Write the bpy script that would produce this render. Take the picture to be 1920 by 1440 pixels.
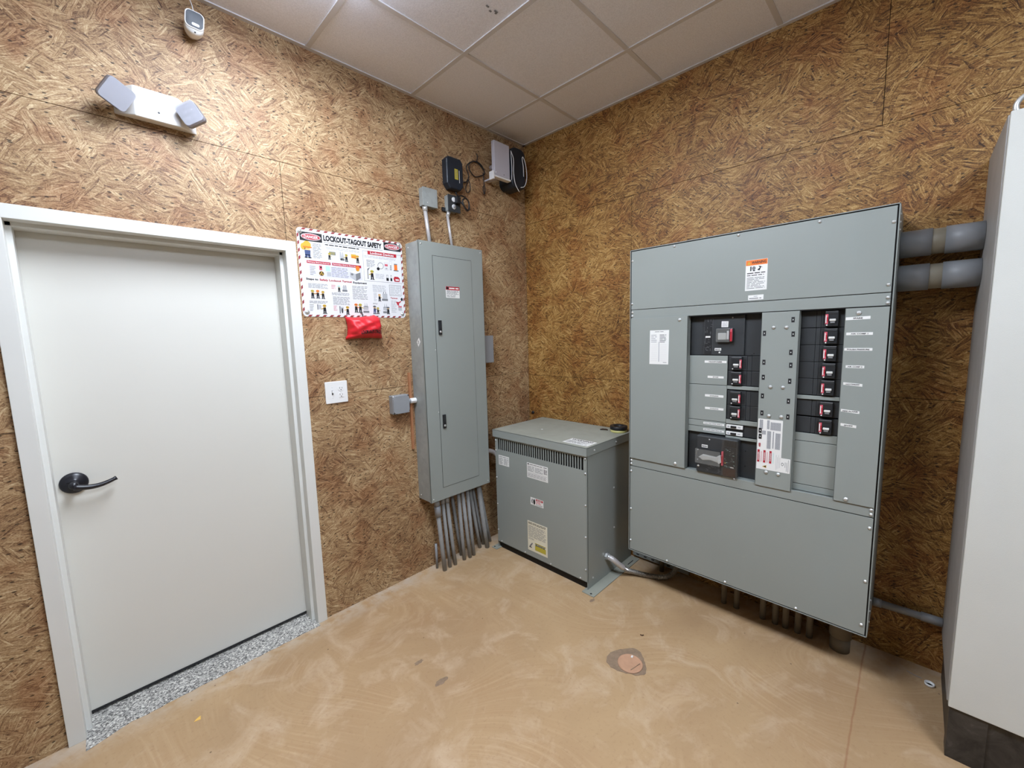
import bpy, bmesh, math, random
from mathutils import Vector, Matrix
random.seed(7)
sc = bpy.context.scene
for _o in list(bpy.data.objects): bpy.data.objects.remove(_o)
COL = sc.collection

# ------------------------------------------------------------------ camera
YAW, PITCH, ROLL, FPX = 0.778244463, -0.11631229, -0.0272730474, 772.639065
CAM = Vector((-2.55454038, -2.31872083, 1.57536124))
f = Vector((math.cos(YAW)*math.cos(PITCH), math.sin(YAW)*math.cos(PITCH), math.sin(PITCH)))
r = Vector((math.sin(YAW), -math.cos(YAW), 0)); u = r.cross(f)
R = r*math.cos(ROLL) + u*math.sin(ROLL); U = -r*math.sin(ROLL) + u*math.cos(ROLL)
cd = bpy.data.cameras.new('camera'); cam = bpy.data.objects.new('camera', cd); COL.objects.link(cam)
cd.sensor_fit = 'HORIZONTAL'; cd.sensor_width = 36; cd.lens = FPX/1920*36; cd.clip_start = .02
cam.matrix_world = Matrix(((R.x, U.x, -f.x, CAM.x), (R.y, U.y, -f.y, CAM.y), (R.z, U.z, -f.z, CAM.z), (0, 0, 0, 1)))
sc.camera = cam

# ------------------------------------------------------------------ world, exposure
w = bpy.data.worlds.new('world'); sc.world = w; w.use_nodes = True
w.node_tree.nodes['Background'].inputs[0].default_value = (.8, .85, 1, 1)
w.node_tree.nodes['Background'].inputs[1].default_value = 0.05
sc.view_settings.view_transform = 'Standard'; sc.view_settings.look = 'None'
sc.view_settings.gamma = 1; sc.view_settings.use_curve_mapping = False
sc.view_settings.exposure = -0.12
sc.cycles.max_bounces = 6; sc.cycles.diffuse_bounces = 4; sc.cycles.use_denoising = True
sc.cycles.use_adaptive_sampling = True; sc.cycles.adaptive_threshold = .03; sc.cycles.caustics_reflective = False; sc.cycles.caustics_refractive = False

# ------------------------------------------------------------------ lights (recessed ceiling panels behind the picture's top edge)
H = 3.055
LIGHTS = [((-1.935, -1.13), 35), ((-1.935, -3.57), 29)]
for (lx, ly), pw in LIGHTS:
    ld = bpy.data.lights.new('ceiling_lamp', 'AREA'); ld.shape = 'RECTANGLE'; ld.size = .54; ld.size_y = 1.15
    ld.energy = pw; ld.color = (.91, .955, .985)
    lo = bpy.data.objects.new('ceiling_lamp', ld); lo.location = (lx, ly, H - .062); COL.objects.link(lo)

# ------------------------------------------------------------------ node helpers / materials
def srgb(*c):
    if len(c) == 1: c = c*3
    return tuple(((v/255)/12.92 if v/255 <= .04045 else ((v/255+.055)/1.055)**2.4) for v in c) + (1,)
def new_mat(name):
    m = bpy.data.materials.new(name); m.use_nodes = True
    return m, m.node_tree, m.node_tree.nodes['Principled BSDF']
def setk(node, k, v):
    if isinstance(v, bpy.types.NodeSocket): node.id_data.links.new(v, node.inputs[k])
    else: node.inputs[k].default_value = v
class NT:
    def __init__(s, t): s.t = t
    def n(s, typ, _props=None, **ins):
        x = s.t.nodes.new(typ)
        for k, v in (_props or {}).items(): setattr(x, k, v)
        for k, v in ins.items():
            key = int(k[1:]) if k[0] == 'i' and k[1:].isdigit() else k.replace('_', ' ')
            setk(x, key, v)
        return x
    def math(s, op, a, b=0.0, c=0.0, clamp=False):
        x = s.t.nodes.new('ShaderNodeMath'); x.operation = op; x.use_clamp = clamp
        for i, v in enumerate((a, b, c)): setk(x, i, v)
        return x.outputs[0]
    def mix(s, fac, a, b, blend='MIX'):
        x = s.t.nodes.new('ShaderNodeMix'); x.data_type = 'RGBA'; x.blend_type = blend
        setk(x, 0, fac); setk(x, 6, a); setk(x, 7, b); return x.outputs[2]
    def ramp(s, fac, stops, interp='LINEAR'):
        x = s.t.nodes.new('ShaderNodeValToRGB'); x.color_ramp.interpolation = interp
        e = x.color_ramp.elements
        while len(e) < len(stops): e.new(.5)
        for i, (p, c) in enumerate(stops): e[i].position = p; e[i].color = c
        setk(x, 0, fac); return x.outputs[0]
    def rng(s, v, a, b, c=0.0, d=1.0):
        x = s.n('ShaderNodeMapRange'); setk(x, 0, v)
        for i, q in enumerate((a, b, c, d)): x.inputs[i+1].default_value = q
        return x.outputs[0]
def noise(nt, vec, scale, detail=3, rough=.5, dim='3D', dist=0.0):
    x = nt.n('ShaderNodeTexNoise', {'noise_dimensions': dim}); setk(x, 'Vector', vec); x.inputs['Scale'].default_value = scale
    x.inputs['Detail'].default_value = detail; x.inputs['Roughness'].default_value = rough; x.inputs['Distortion'].default_value = dist
    return x.outputs[0]
def pmat(name, col, rough=.5, metal=0.0, var=.06, vscale=9, bump=0.0, bscale=300, spec=None, emis=None):
    """Painted / plastic / metal surface with slight procedural mottling."""
    m, t, b = new_mat(name); nt = NT(t)
    tc = nt.n('ShaderNodeTexCoord').outputs['Object']
    if var:
        nz = noise(nt, tc, vscale, 4, .55)
        dk = tuple(c*(1-var) for c in col[:3])+(1,); lt = tuple(min(1, c*(1+var)) for c in col[:3])+(1,)
        setk(b, 'Base Color', nt.ramp(nz, [(.3, dk), (.7, lt)]))
        setk(b, 'Roughness', nt.rng(noise(nt, tc, vscale*3, 3), .3, .7, max(0, rough-.05), min(1, rough+.06)))
    else:
        b.inputs['Base Color'].default_value = col; b.inputs['Roughness'].default_value = rough
    b.inputs['Metallic'].default_value = metal
    if spec is not None: b.inputs['Specular IOR Level'].default_value = spec
    if bump:
        bn = nt.n('ShaderNodeBump'); bn.inputs['Strength'].default_value = bump; bn.inputs['Distance'].default_value = .001
        setk(bn, 'Height', noise(nt, tc, bscale, 2)); setk(b, 'Normal', bn.outputs[0])
    if emis:
        b.inputs['Emission Color'].default_value = emis[0]; b.inputs['Emission Strength'].default_value = emis[1]
    return m

def osb_mat(name, axis, seed, hue):
    """Oriented strand board: stacked layers of long flakes, each with its own direction, tone and grain."""
    m, t, b = new_mat(name); nt = NT(t)
    sep = nt.n('ShaderNodeSeparateXYZ'); setk(sep, 0, nt.n('ShaderNodeTexCoord').outputs['Object'])
    uv = nt.n('ShaderNodeCombineXYZ'); setk(uv, 0, sep.outputs[axis]); setk(uv, 1, sep.outputs[2]); uv = uv.outputs[0]
    wn = nt.n('ShaderNodeTexNoise', {'noise_dimensions': '2D'}); setk(wn, 'Vector', uv); wn.inputs['Scale'].default_value = 12; wn.inputs['Detail'].default_value = 1
    wv = nt.n('ShaderNodeVectorMath', {'operation': 'SCALE'}, i0=wn.outputs[1]); wv.inputs[3].default_value = .012
    uvw = nt.n('ShaderNodeVectorMath', {'operation': 'ADD'}, i0=uv, i1=wv.outputs[0]).outputs[0]
    tone = None
    layers = [(6, 64, 5.5, 0.0, .45, .22), (10, 150, 9, .30, .70, .28), (8, 72, 7.5, .70, 1.1, .36), (14, 185, 13, .50, .95, .34)]
    for i, (sx, sy, sc_rot, thr, spread, amp) in enumerate(layers):
        off = nt.n('ShaderNodeVectorMath', {'operation': 'ADD'}, i0=uvw, i1=(seed*3.7+i*1.91, seed*1.3-i*2.47, 0)).outputs[0]
        va = nt.n('ShaderNodeTexVoronoi', {'voronoi_dimensions': '2D'}, Vector=off, Scale=float(sc_rot))
        s2 = nt.n('ShaderNodeSeparateColor'); setk(s2, 0, va.outputs['Color'])
        ang = nt.math('MULTIPLY', nt.math('SUBTRACT', s2.outputs[0], .5), 3.1416*spread*.8)
        rot = nt.n('ShaderNodeVectorRotate', {'rotation_type': 'Z_AXIS'}, Vector=off, Angle=ang).outputs[0]
        st = nt.n('ShaderNodeVectorMath', {'operation': 'MULTIPLY'}, i0=rot, i1=(sx, sy, 1)).outputs[0]
        vb = nt.n('ShaderNodeTexVoronoi', {'voronoi_dimensions': '2D'}, Vector=st, Scale=1.0, Randomness=.95)
        s3 = nt.n('ShaderNodeSeparateColor'); setk(s3, 0, vb.outputs['Color'])
        gr = noise(nt, nt.n('ShaderNodeVectorMath', {'operation': 'MULTIPLY'}, i0=rot, i1=(26, 360, 1)).outputs[0], 1.0, 2, .65, '2D')
        tn = nt.math('ADD', nt.math('MULTIPLY', nt.math('SUBTRACT', s3.outputs[0], .5), amp), nt.math('ADD', nt.math('MULTIPLY', nt.math('SUBTRACT', gr, .5), .85), .54))
        tn = nt.math('SUBTRACT', tn, nt.rng(vb.outputs['Distance'], .45, .85, 0, .26))  # darkens cell rims, painting thin shadows at the flake ends
        if tone is None: tone = tn
        else:
            mk = nt.rng(s3.outputs[1], thr, thr+.04, 0, .92)
            x = nt.n('ShaderNodeMix', {'data_type': 'FLOAT'}); setk(x, 0, mk); setk(x, 2, tone); setk(x, 3, tn); tone = x.outputs[0]
    big = noise(nt, uv, 1.7, 2, .5, '2D')
    fine = noise(nt, uv, 190, 1, .6, '2D')
    tone = nt.math('ADD', tone, nt.math('MULTIPLY', nt.math('SUBTRACT', big, .5), .30))
    tone = nt.math('ADD', tone, nt.math('MULTIPLY', nt.math('SUBTRACT', fine, .5), .34))
    tone = nt.math('ADD', nt.math('MULTIPLY', nt.math('SUBTRACT', tone, .5), 1.12), .51)
    h = hue
    col = nt.ramp(tone, [(.08, srgb(*h[0])), (.30, srgb(*h[1])), (.50, srgb(*h[2])), (.68, srgb(*h[3])), (.92, srgb(*h[4]))])
    red = nt.rng(noise(nt, uv, 5.0, 3, .65, '2D'), .46, .66)
    col = nt.mix(nt.math('MULTIPLY', red, .5), col, srgb(*h[5]), 'MULTIPLY')
    pv = nt.n('ShaderNodeTexVoronoi', {'voronoi_dimensions': '2D'}, Vector=nt.n('ShaderNodeVectorMath', {'operation': 'MULTIPLY'}, i0=uvw, i1=(30, 62, 1)).outputs[0], Scale=1.0)
    ps = nt.n('ShaderNodeSeparateColor'); setk(ps, 0, pv.outputs['Color'])
    pit = nt.math('MULTIPLY', nt.math('GREATER_THAN', ps.outputs[0], .80), nt.rng(pv.outputs['Distance'], .12, .22, 1, 0))
    col = nt.mix(nt.math('MULTIPLY', pit, .85), col, srgb(38, 26, 16))
    setk(b, 'Base Color', col); b.inputs['Roughness'].default_value = .5
    b.inputs['Specular IOR Level'].default_value = .35
    bn = nt.n('ShaderNodeBump'); bn.inputs['Strength'].default_value = .5; bn.inputs['Distance'].default_value = .002
    setk(bn, 'Height', noise(nt, nt.n('ShaderNodeVectorMath', {'operation': 'MULTIPLY'}, i0=uvw, i1=(40, 90, 1)).outputs[0], 1.0, 2, .6, '2D')); setk(b, 'Normal', bn.outputs[0])
    return m

M = {}
GOLD = [(80, 56, 40), (126, 96, 68), (158, 128, 92), (182, 154, 116), (210, 190, 152), (206, 160, 138)]  # left boards painted paler to carry the light washing over that wall
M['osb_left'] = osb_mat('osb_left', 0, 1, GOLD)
GOLD2 = [(62, 40, 18), (108, 74, 36), (148, 108, 56), (180, 140, 80), (212, 180, 122), (204, 150, 116)]  # same board, browner, without the painted wash of light
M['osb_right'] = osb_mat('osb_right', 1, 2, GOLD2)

def floor_mat():
    m, t, b = new_mat('brushed_tan_concrete'); nt = NT(t)
    tc = nt.n('ShaderNodeTexCoord').outputs['Object']
    big = noise(nt, tc, .9, 4, .55, dist=.6)
    col = nt.ramp(big, [(.28, srgb(164, 134, 100)), (.5, srgb(180, 150, 112)), (.72, srgb(194, 166, 130))])
    # swirled trowel strokes: streaks whose direction drifts across the slab
    an = noise(nt, tc, .75, 1, .4, '2D')
    rot = nt.n('ShaderNodeVectorRotate', {'rotation_type': 'Z_AXIS'}, Vector=tc, Angle=nt.math('MULTIPLY', an, 2.6)).outputs[0]
    st = noise(nt, nt.n('ShaderNodeVectorMath', {'operation': 'MULTIPLY'}, i0=rot, i1=(2.2, 40, 1)).outputs[0], 1.0, 5, .62, '2D', .25)
    msk = nt.rng(noise(nt, tc, 1.7, 3, .6), .45, .62, .0, .62)
    col = nt.mix(nt.math('MULTIPLY', nt.rng(st, .38, .72, 0, .55), msk), col, srgb(166, 126, 88))
    col = nt.mix(nt.math('MULTIPLY', nt.rng(st, .50, .30, 0, .35), msk), col, srgb(214, 184, 150))
    med = noise(nt, tc, 5, 5, .65, dist=1.0)
    col = nt.mix(nt.rng(med, .50, .75, 0, .55), col, srgb(208, 184, 156))
    # dusty pale patches, grey scuffs and fine dark specks
    sp = noise(nt, tc, 60, 4, .7)
    col = nt.mix(nt.rng(sp, .55, .75, 0, .45), col, srgb(146, 110, 78))
    sp3 = nt.n('ShaderNodeTexVoronoi', {}, Vector=tc, Scale=13.0)
    s4 = nt.n('ShaderNodeSeparateColor'); setk(s4, 0, sp3.outputs['Color'])
    speck = nt.math('MULTIPLY', nt.math('GREATER_THAN', s4.outputs[0], .80), nt.rng(sp3.outputs['Distance'], .035, .06, 1, 0))
    col = nt.mix(nt.math('MULTIPLY', speck, .8), col, srgb(96, 70, 48))
    # pale cement haze along the two walls
    sep = nt.n('ShaderNodeSeparateXYZ'); setk(sep, 0, tc)
    edge = nt.math('MAXIMUM', nt.rng(sep.outputs[1], -.16, -.02, 0, 1), nt.math('MULTIPLY', nt.rng(sep.outputs[0], -.18, -.02, 0, 1), .5))
    edge = nt.math('MULTIPLY', edge, nt.rng(noise(nt, tc, 14, 4, .6), .35, .6, 0, 1))
    col = nt.mix(nt.math('MULTIPLY', edge, .8), col, srgb(196, 182, 164))
    # sawn joint
    jx = nt.math('ABSOLUTE', nt.math('ADD', sep.outputs[1], nt.math('ADD', 2.225, nt.math('MULTIPLY', nt.math('SUBTRACT', noise(nt, tc, 7, 3), .5), .012))))
    col = nt.mix(nt.rng(jx, .001, .005, .55, 0), col, srgb(140, 90, 60))
    setk(b, 'Base Color', col)
    setk(b, 'Roughness', nt.rng(st, .3, .7, .42, .60)); b.inputs['Specular IOR Level'].default_value = .35
    bn = nt.n('ShaderNodeBump'); bn.inputs['Strength'].default_value = .25; bn.inputs['Distance'].default_value = .002
    setk(bn, 'Height', nt.math('ADD', st, nt.math('MULTIPLY', sp, .4))); setk(b, 'Normal', bn.outputs[0])
    return m
M['floor'] = floor_mat()

def ceil_mat():
    m, t, b = new_mat('ceiling_tile'); nt = NT(t)
    tc = nt.n('ShaderNodeTexCoord').outputs['Object']
    nz = noise(nt, tc, 160, 4, .7)
    col = nt.ramp(nz, [(.35, srgb(226, 228, 236)), (.6, srgb(240, 242, 250))])
    setk(b, 'Base Color', col); b.inputs['Roughness'].default_value = .9
    bn = nt.n('ShaderNodeBump'); bn.inputs['Strength'].default_value = .5; bn.inputs['Distance'].default_value = .002
    setk(bn, 'Height', nz); setk(b, 'Normal', bn.outputs[0]); return m
M['tile'] = ceil_mat()

def terrazzo_mat():
    m, t, b = new_mat('speckled_epoxy'); nt = NT(t)
    tc = nt.n('ShaderNodeTexCoord').outputs['Object']
    v = nt.n('ShaderNodeTexVoronoi', {}, Vector=tc, Scale=190.0)
    s = nt.n('ShaderNodeSeparateColor'); setk(s, 0, v.outputs['Color'])
    col = nt.ramp(s.outputs[0], [(0, srgb(92, 90, 88)), (.2, srgb(150, 148, 144)), (.5, srgb(184, 182, 176)), (.85, srgb(226, 224, 216))], 'CONSTANT')
    setk(b, 'Base Color', col); b.inputs['Roughness'].default_value = .35; return m
M['terrazzo'] = terrazzo_mat()

def galv_mat():
    m, t, b = new_mat('galvanised_steel'); nt = NT(t)
    tc = nt.n('ShaderNodeTexCoord').outputs['Object']
    v = nt.n('ShaderNodeTexVoronoi', {}, Vector=tc, Scale=45.0)
    s = nt.n('ShaderNodeSeparateColor'); setk(s, 0, v.outputs['Color'])
    nz = noise(nt, tc, 7, 4, .6)
    c = nt.math('ADD', nt.math('MULTIPLY', s.outputs[0], .12), nt.math('MULTIPLY', nz, .88))
    setk(b, 'Base Color', nt.ramp(c, [(.25, srgb(136, 141, 138)), (.7, srgb(162, 167, 164))]))
    b.inputs['Metallic'].default_value = .15; b.inputs['Roughness'].default_value = .5; return m
M['galv'] = galv_mat()

GREY = srgb(143, 149, 144)
M['grey'] = pmat('grey_enamel', GREY, .42, var=.025, vscale=2.5, bump=.08, bscale=500)
M['grey_dark'] = pmat('grey_enamel_edge', srgb(128, 133, 130), .5, var=.03)
M['lid_dusty'] = pmat('dusty_grey_lid', srgb(152, 154, 142), .6, var=.09, vscale=6)
M['white_cab'] = pmat('light_grey_powder_coat', srgb(202, 203, 196), .55, var=.02, vscale=5, bump=.35, bscale=420)
M['door'] = pmat('white_door_paint', srgb(214, 213, 205), .38, var=.015, vscale=1.5, bump=.05, bscale=90)
M['frame'] = pmat('white_frame_paint', srgb(218, 219, 214), .42, var=.02, vscale=3)
M['white'] = pmat('white_plastic', srgb(228, 228, 226), .4, var=.01)
M['offwhite'] = pmat('pale_grey_plastic', srgb(190, 188, 196), .45, var=.02)
M['paper'] = pmat('sticker_white', srgb(232, 232, 228), .5, var=.01)
M['print_paper'] = pmat('poster_white', srgb(218, 218, 218), .35, var=0)
M['cream'] = pmat('cream_paper', srgb(226, 222, 200), .5, var=.01)
M['ink'] = pmat('black_ink', srgb(24, 24, 28), .5, var=0)
M['ink2'] = pmat('grey_ink', srgb(120, 122, 124), .5, var=0)
M['ink3'] = pmat('pale_grey_ink', srgb(176, 178, 180), .5, var=0)
M['red'] = pmat('red_ink', srgb(176, 34, 48), .45, var=0)
M['stripe'] = pmat('dull_red_ink', srgb(138, 44, 46), .5, var=0)
M['pink'] = pmat('pink_ink', srgb(206, 90, 104), .45, var=0)
M['orange'] = pmat('orange_ink', srgb(232, 120, 44), .45, var=0)
M['yellow'] = pmat('yellow_ink', srgb(204, 164, 56), .45, var=0)
M['olive'] = pmat('mustard_ink', srgb(186, 172, 60), .45, var=0)
M['lilac'] = pmat('lilac_ink', srgb(206, 206, 222), .45, var=0)
M['mint'] = pmat('mint_ink', srgb(170, 214, 210), .45, var=0)
M['blue'] = pmat('denim_ink', srgb(66, 80, 120), .45, var=0)
M['skin'] = pmat('tan_ink', srgb(226, 186, 130), .45, var=0)
M['black'] = pmat('black_plastic', srgb(26, 27, 30), .45, var=.1)
M['breaker'] = pmat('charcoal_breaker_plastic', srgb(50, 53, 55), .45, var=.08, vscale=14)
M['breaker2'] = pmat('dark_breaker_plastic', srgb(36, 38, 40), .4, var=.08, vscale=14)
M['void'] = pmat('dark_interior', srgb(14, 14, 15), .7, var=0)
M['handle_blk'] = pmat('black_lever', srgb(22, 22, 30), .32, var=.05)
M['toggle'] = pmat('pale_toggle', srgb(214, 214, 208), .35, var=.02)
M['chrome'] = pmat('zinc_screw', srgb(206, 208, 206), .3, metal=.55, var=.03)
M['pvc'] = pmat('grey_pvc', srgb(138, 141, 144), .45, var=.04, vscale=12)
M['pvc_dusty'] = pmat('dusty_grey_pvc', srgb(138, 139, 138), .6, var=.10, vscale=16)
M['pvc_cream'] = pmat('cream_pvc', srgb(150, 144, 128), .5, var=.04)
M['riser'] = pmat('dusty_shaded_riser_pipe', srgb(112, 104, 90), .7, var=.08)  # dusty tone darkened further to paint in the shade under the switchboard
M['emt'] = pmat('steel_conduit', srgb(196, 192, 190), .4, metal=.3, var=.08, vscale=30)
M['pouch'] = pmat('red_nylon', srgb(206, 34, 44), .42, var=.05, vscale=20, bump=.3, bscale=700)
M['navy'] = pmat('dark_blue_black_plastic', srgb(28, 36, 46), .45, var=.08)
M['wood'] = pmat('wood_batten', srgb(168, 116, 80), .6, var=.1, vscale=30)
M['tape_y'] = pmat('pale_yellow_core', srgb(206, 200, 130), .6, var=.04)
M['brown'] = pmat('dark_brown_debris', srgb(58, 36, 24), .7, var=.15)
M['leaf'] = pmat('dried_leaf', srgb(70, 44, 24), .8, var=.1)
M['scrap'] = pmat('yellow_paper', srgb(238, 192, 92), .5, var=.02)
M['patch'] = pmat('grey_mortar', srgb(138, 116, 94), .8, var=.2, vscale=40, bump=.6, bscale=160)
M['plug'] = pmat('tan_cleanout_plug', srgb(188, 146, 116), .5, var=.08, vscale=30)
M['plinth'] = None
def plinth_mat():
    m, t, b = new_mat('dusty_black_plinth'); nt = NT(t)
    tc = nt.n('ShaderNodeTexCoord').outputs['Object']
    nz = noise(nt, tc, 11, 6, .7, dist=.8)
    setk(b, 'Base Color', nt.ramp(nz, [(.35, srgb(26, 25, 24)), (.62, srgb(58, 54, 50)), (.8, srgb(96, 90, 84))])); b.inputs['Roughness'].default_value = .45
    return m
M['plinth'] = plinth_mat()
def clear_mat(name, col, rough, alpha):
    m, t, b = new_mat(name); nt = NT(t)
    b.inputs['Base Color'].default_value = col; b.inputs['Roughness'].default_value = rough; b.inputs['Alpha'].default_value = alpha
    return m
M['lens'] = clear_mat('frosted_lens', srgb(196, 198, 208), .2, .45)
M['clear'] = clear_mat('clear_cover', srgb(150, 152, 148), .12, .22)
M['cover_brown'] = clear_mat('smoked_cover', srgb(110, 102, 90), .1, .10)
M['lamp_back'] = pmat('lamp_back_grey', srgb(112, 112, 120), .4, var=0)
M['reflector'] = pmat('lamp_reflector', srgb(222, 224, 236), .15, metal=.9, var=0)
M['diffuser'] = pmat('lit_diffuser', (1, 1, 1, 1), .6, var=0, emis=((.70, .80, 1, 1), 24.0))  # bluish glow also stands in for lens flare on the ceiling

# ------------------------------------------------------------------ mesh builder
class MB:
    def __init__(s): s.v = []; s.f = []; s.m = []; s.sm = []; s.mats = []
    def mi(s, mat):
        if mat is None: return 0
        if mat not in s.mats: s.mats.append(mat)
        return s.mats.index(mat)
    def add(s, vs, fs, mat=None, smooth=False):
        k = s.mi(mat); n = len(s.v); s.v += [tuple(v) for v in vs]
        for f_ in fs: s.f.append(tuple(n+i for i in f_)); s.m.append(k); s.sm.append(smooth)
        return s
    def frombm(s, bm, mat=None, smooth=False):
        bm.verts.index_update(); vs = [v.co[:] for v in bm.verts]; fs = [[v.index for v in f_.verts] for f_ in bm.faces]
        s.add(vs, fs, mat, smooth); bm.free(); return s
    def box(s, x0, x1, y0, y1, z0, z1, mat=None, bev=0.0, seg=2):
        bm = bmesh.new(); bmesh.ops.create_cube(bm, size=1)
        for v in bm.verts:
            v.co = Vector(((x0+x1)/2+v.co.x*(x1-x0), (y0+y1)/2+v.co.y*(y1-y0), (z0+z1)/2+v.co.z*(z1-z0)))
        bmesh.ops.recalc_face_normals(bm, faces=bm.faces)
        if bev: bmesh.ops.bevel(bm, geom=bm.edges[:], offset=min(bev, abs(x1-x0)*.45, abs(y1-y0)*.45, abs(z1-z0)*.45), segments=seg, affect='EDGES', profile=.5)
        return s.frombm(bm, mat, False)
    def prism(s, pts, h0, h1, frame, mat=None, bev=0.0, seg=2, smooth=False):
        """pts in 2D (u,v); frame=(O,U,V,N); extruded from N*h0 to N*h1"""
        O, Uv, Vv, N = [Vector(a) for a in frame]
        bm = bmesh.new(); a = [bm.verts.new(O+Uv*p[0]+Vv*p[1]+N*h0) for p in pts]; b = [bm.verts.new(O+Uv*p[0]+Vv*p[1]+N*h1) for p in pts]
        n = len(pts); bm.faces.new(a[::-1]); top = bm.faces.new(b)
        for i in range(n): bm.faces.new((a[i], a[(i+1) % n], b[(i+1) % n], b[i]))
        bmesh.ops.recalc_face_normals(bm, faces=bm.faces)
        if bev: bmesh.ops.bevel(bm, geom=list(top.edges), offset=bev, segments=seg, affect='EDGES', profile=.5)
        return s.frombm(bm, mat, smooth)
    def lathe(s, prof, frame, n=24, mat=None, smooth=True):
        """prof list of (radius, height) along N"""
        O, Uv, Vv, N = [Vector(a) for a in frame]; vs = []; fs = []
        for rr, h in prof:
            for k in range(n):
                a = 2*math.pi*k/n; vs.append(O+N*h+Uv*(rr*math.cos(a))+Vv*(rr*math.sin(a)))
        for j in range(len(prof)-1):
            for k in range(n): fs.append((j*n+k, j*n+(k+1) % n, (j+1)*n+(k+1) % n, (j+1)*n+k))
        if prof[0][0] > 1e-6: fs.append(tuple(range(n))[::-1])
        if prof[-1][0] > 1e-6: fs.append(tuple((len(prof)-1)*n+k for k in range(n)))
        return s.add(vs, fs, mat, smooth)
    def tube(s, pts, rad, n=12, mat=None, caps=True, smooth=True):
        pts = [Vector(p) for p in pts]; rads = rad if isinstance(rad, (list, tuple)) else [rad]*len(pts)
        vs = []; fs = []; up = None
        for i, p in enumerate(pts):
            d = (pts[min(i+1, len(pts)-1)]-pts[max(i-1, 0)]).normalized()
            if up is None: up = d.orthogonal().normalized()
            up = (up-d*up.dot(d)).normalized(); sd = d.cross(up)
            for k in range(n):
                a = 2*math.pi*k/n; vs.append(p+(up*math.cos(a)+sd*math.sin(a))*rads[i])
        for i in range(len(pts)-1):
            for k in range(n): fs.append((i*n+k, i*n+(k+1) % n, (i+1)*n+(k+1) % n, (i+1)*n+k))
        if caps: fs.append(tuple(range(n))[::-1]); fs.append(tuple((len(pts)-1)*n+k for k in range(n)))
        return s.add(vs, fs, mat, smooth)
def smooth_path(pts, n=8):
    P = [Vector(p) for p in pts]; P = [P[0]*2-P[1]]+P+[P[-1]*2-P[-2]]; out = []
    for i in range(1, len(P)-2):
        for k in range(n):
            t = k/n; a, b, c, d = P[i-1:i+3]
            out.append(.5*((2*b)+(c-a)*t+(2*a-5*b+4*c-d)*t*t+(3*b-a-3*c+d)*t**3))
    out.append(P[-2]); return out

ORG = {}
def origin(o):
    return ORG.get(o.name, Vector((0, 0, 0)))
def build(name, mb, mat=None, parent=None, kind=None, label=None, cat=None, group=None, loc=None, bev=0.0):
    me = bpy.data.meshes.new(name)
    if loc is not None: off = Vector(loc)
    elif parent is not None: off = origin(parent)
    else: off = Vector((0, 0, 0))
    me.from_pydata([tuple(Vector(v)-off) for v in mb.v], [], mb.f)
    mats = mb.mats or [mat]
    for m_ in mats: me.materials.append(m_)
    for p_, k, s_ in zip(me.polygons, mb.m, mb.sm): p_.material_index = k; p_.use_smooth = s_
    o = bpy.data.objects.new(name, me); COL.objects.link(o)
    if parent is not None: o.parent = parent
    else: o.location = off
    ORG[o.name] = off
    if kind: o['kind'] = kind
    if label: o['label'] = label
    if cat: o['category'] = cat
    if group: o['group'] = group
    if bev:
        b_ = o.modifiers.new('bevel', 'BEVEL'); b_.width = bev; b_.segments = 2; b_.limit_method = 'ANGLE'
    return o
def thing(name, label, cat, loc, group=None, kind=None):
    o = bpy.data.objects.new(name, None); COL.objects.link(o); o.location = loc; o.empty_display_size = .05
    if label: o['label'] = label
    if cat: o['category'] = cat
    if group: o['group'] = group
    if kind: o['kind'] = kind
    ORG[o.name] = Vector(loc); return o
def rr(w_, h_, rad, n=4, cx=0.0, cy=0.0):
    pts = []
    for qx, qy, a0 in ((1, 1, 0), (-1, 1, 90), (-1, -1, 180), (1, -1, 270)):
        for k in range(n+1):
            a = math.radians(a0+90*k/n); pts.append((cx+qx*(w_/2-rad)+rad*math.cos(a), cy+qy*(h_/2-rad)+rad*math.sin(a)))
    return pts
# frames for the three main facing directions: (O, U right as seen, V up, N towards viewer)
def FL(x=0, y=0, z=0): return ((x, y, z), (1, 0, 0), (0, 0, 1), (0, -1, 0))     # faces -y (left wall things)
def FR(x=0, y=0, z=0): return ((x, y, z), (0, -1, 0), (0, 0, 1), (-1, 0, 0))    # faces -x (right wall things)
def FT(x=0, y=0, z=0): return ((x, y, z), (1, 0, 0), (0, 1, 0), (0, 0, 1))      # faces up
def screw(mb, frame, rad=.006, h=.004, mat=None, hexa=False):
    n = 6 if hexa else 14
    mb.lathe([(rad*1.25, 0), (rad*1.25, h*.25), (rad, h*.3), (rad*.85, h*.85), (rad*.4, h)], frame, n, mat or M['chrome'], True)
    return mb
_tc = {}
def text_mesh(s, off=.02):
    key = (s, off)
    if key not in _tc:
        c = bpy.data.curves.new('t', 'FONT'); c.body = s; c.size = 1; c.resolution_u = 2; c.offset = off
        o = bpy.data.objects.new('t', c); m_ = bpy.data.meshes.new_from_object(o)
        vs = [(v.co.x, v.co.y) for v in m_.vertices]; fs = [tuple(p_.vertices) for p_ in m_.polygons]
        bpy.data.objects.remove(o); bpy.data.meshes.remove(m_)
        _tc[key] = (vs, fs)
    return _tc[key]
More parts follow.
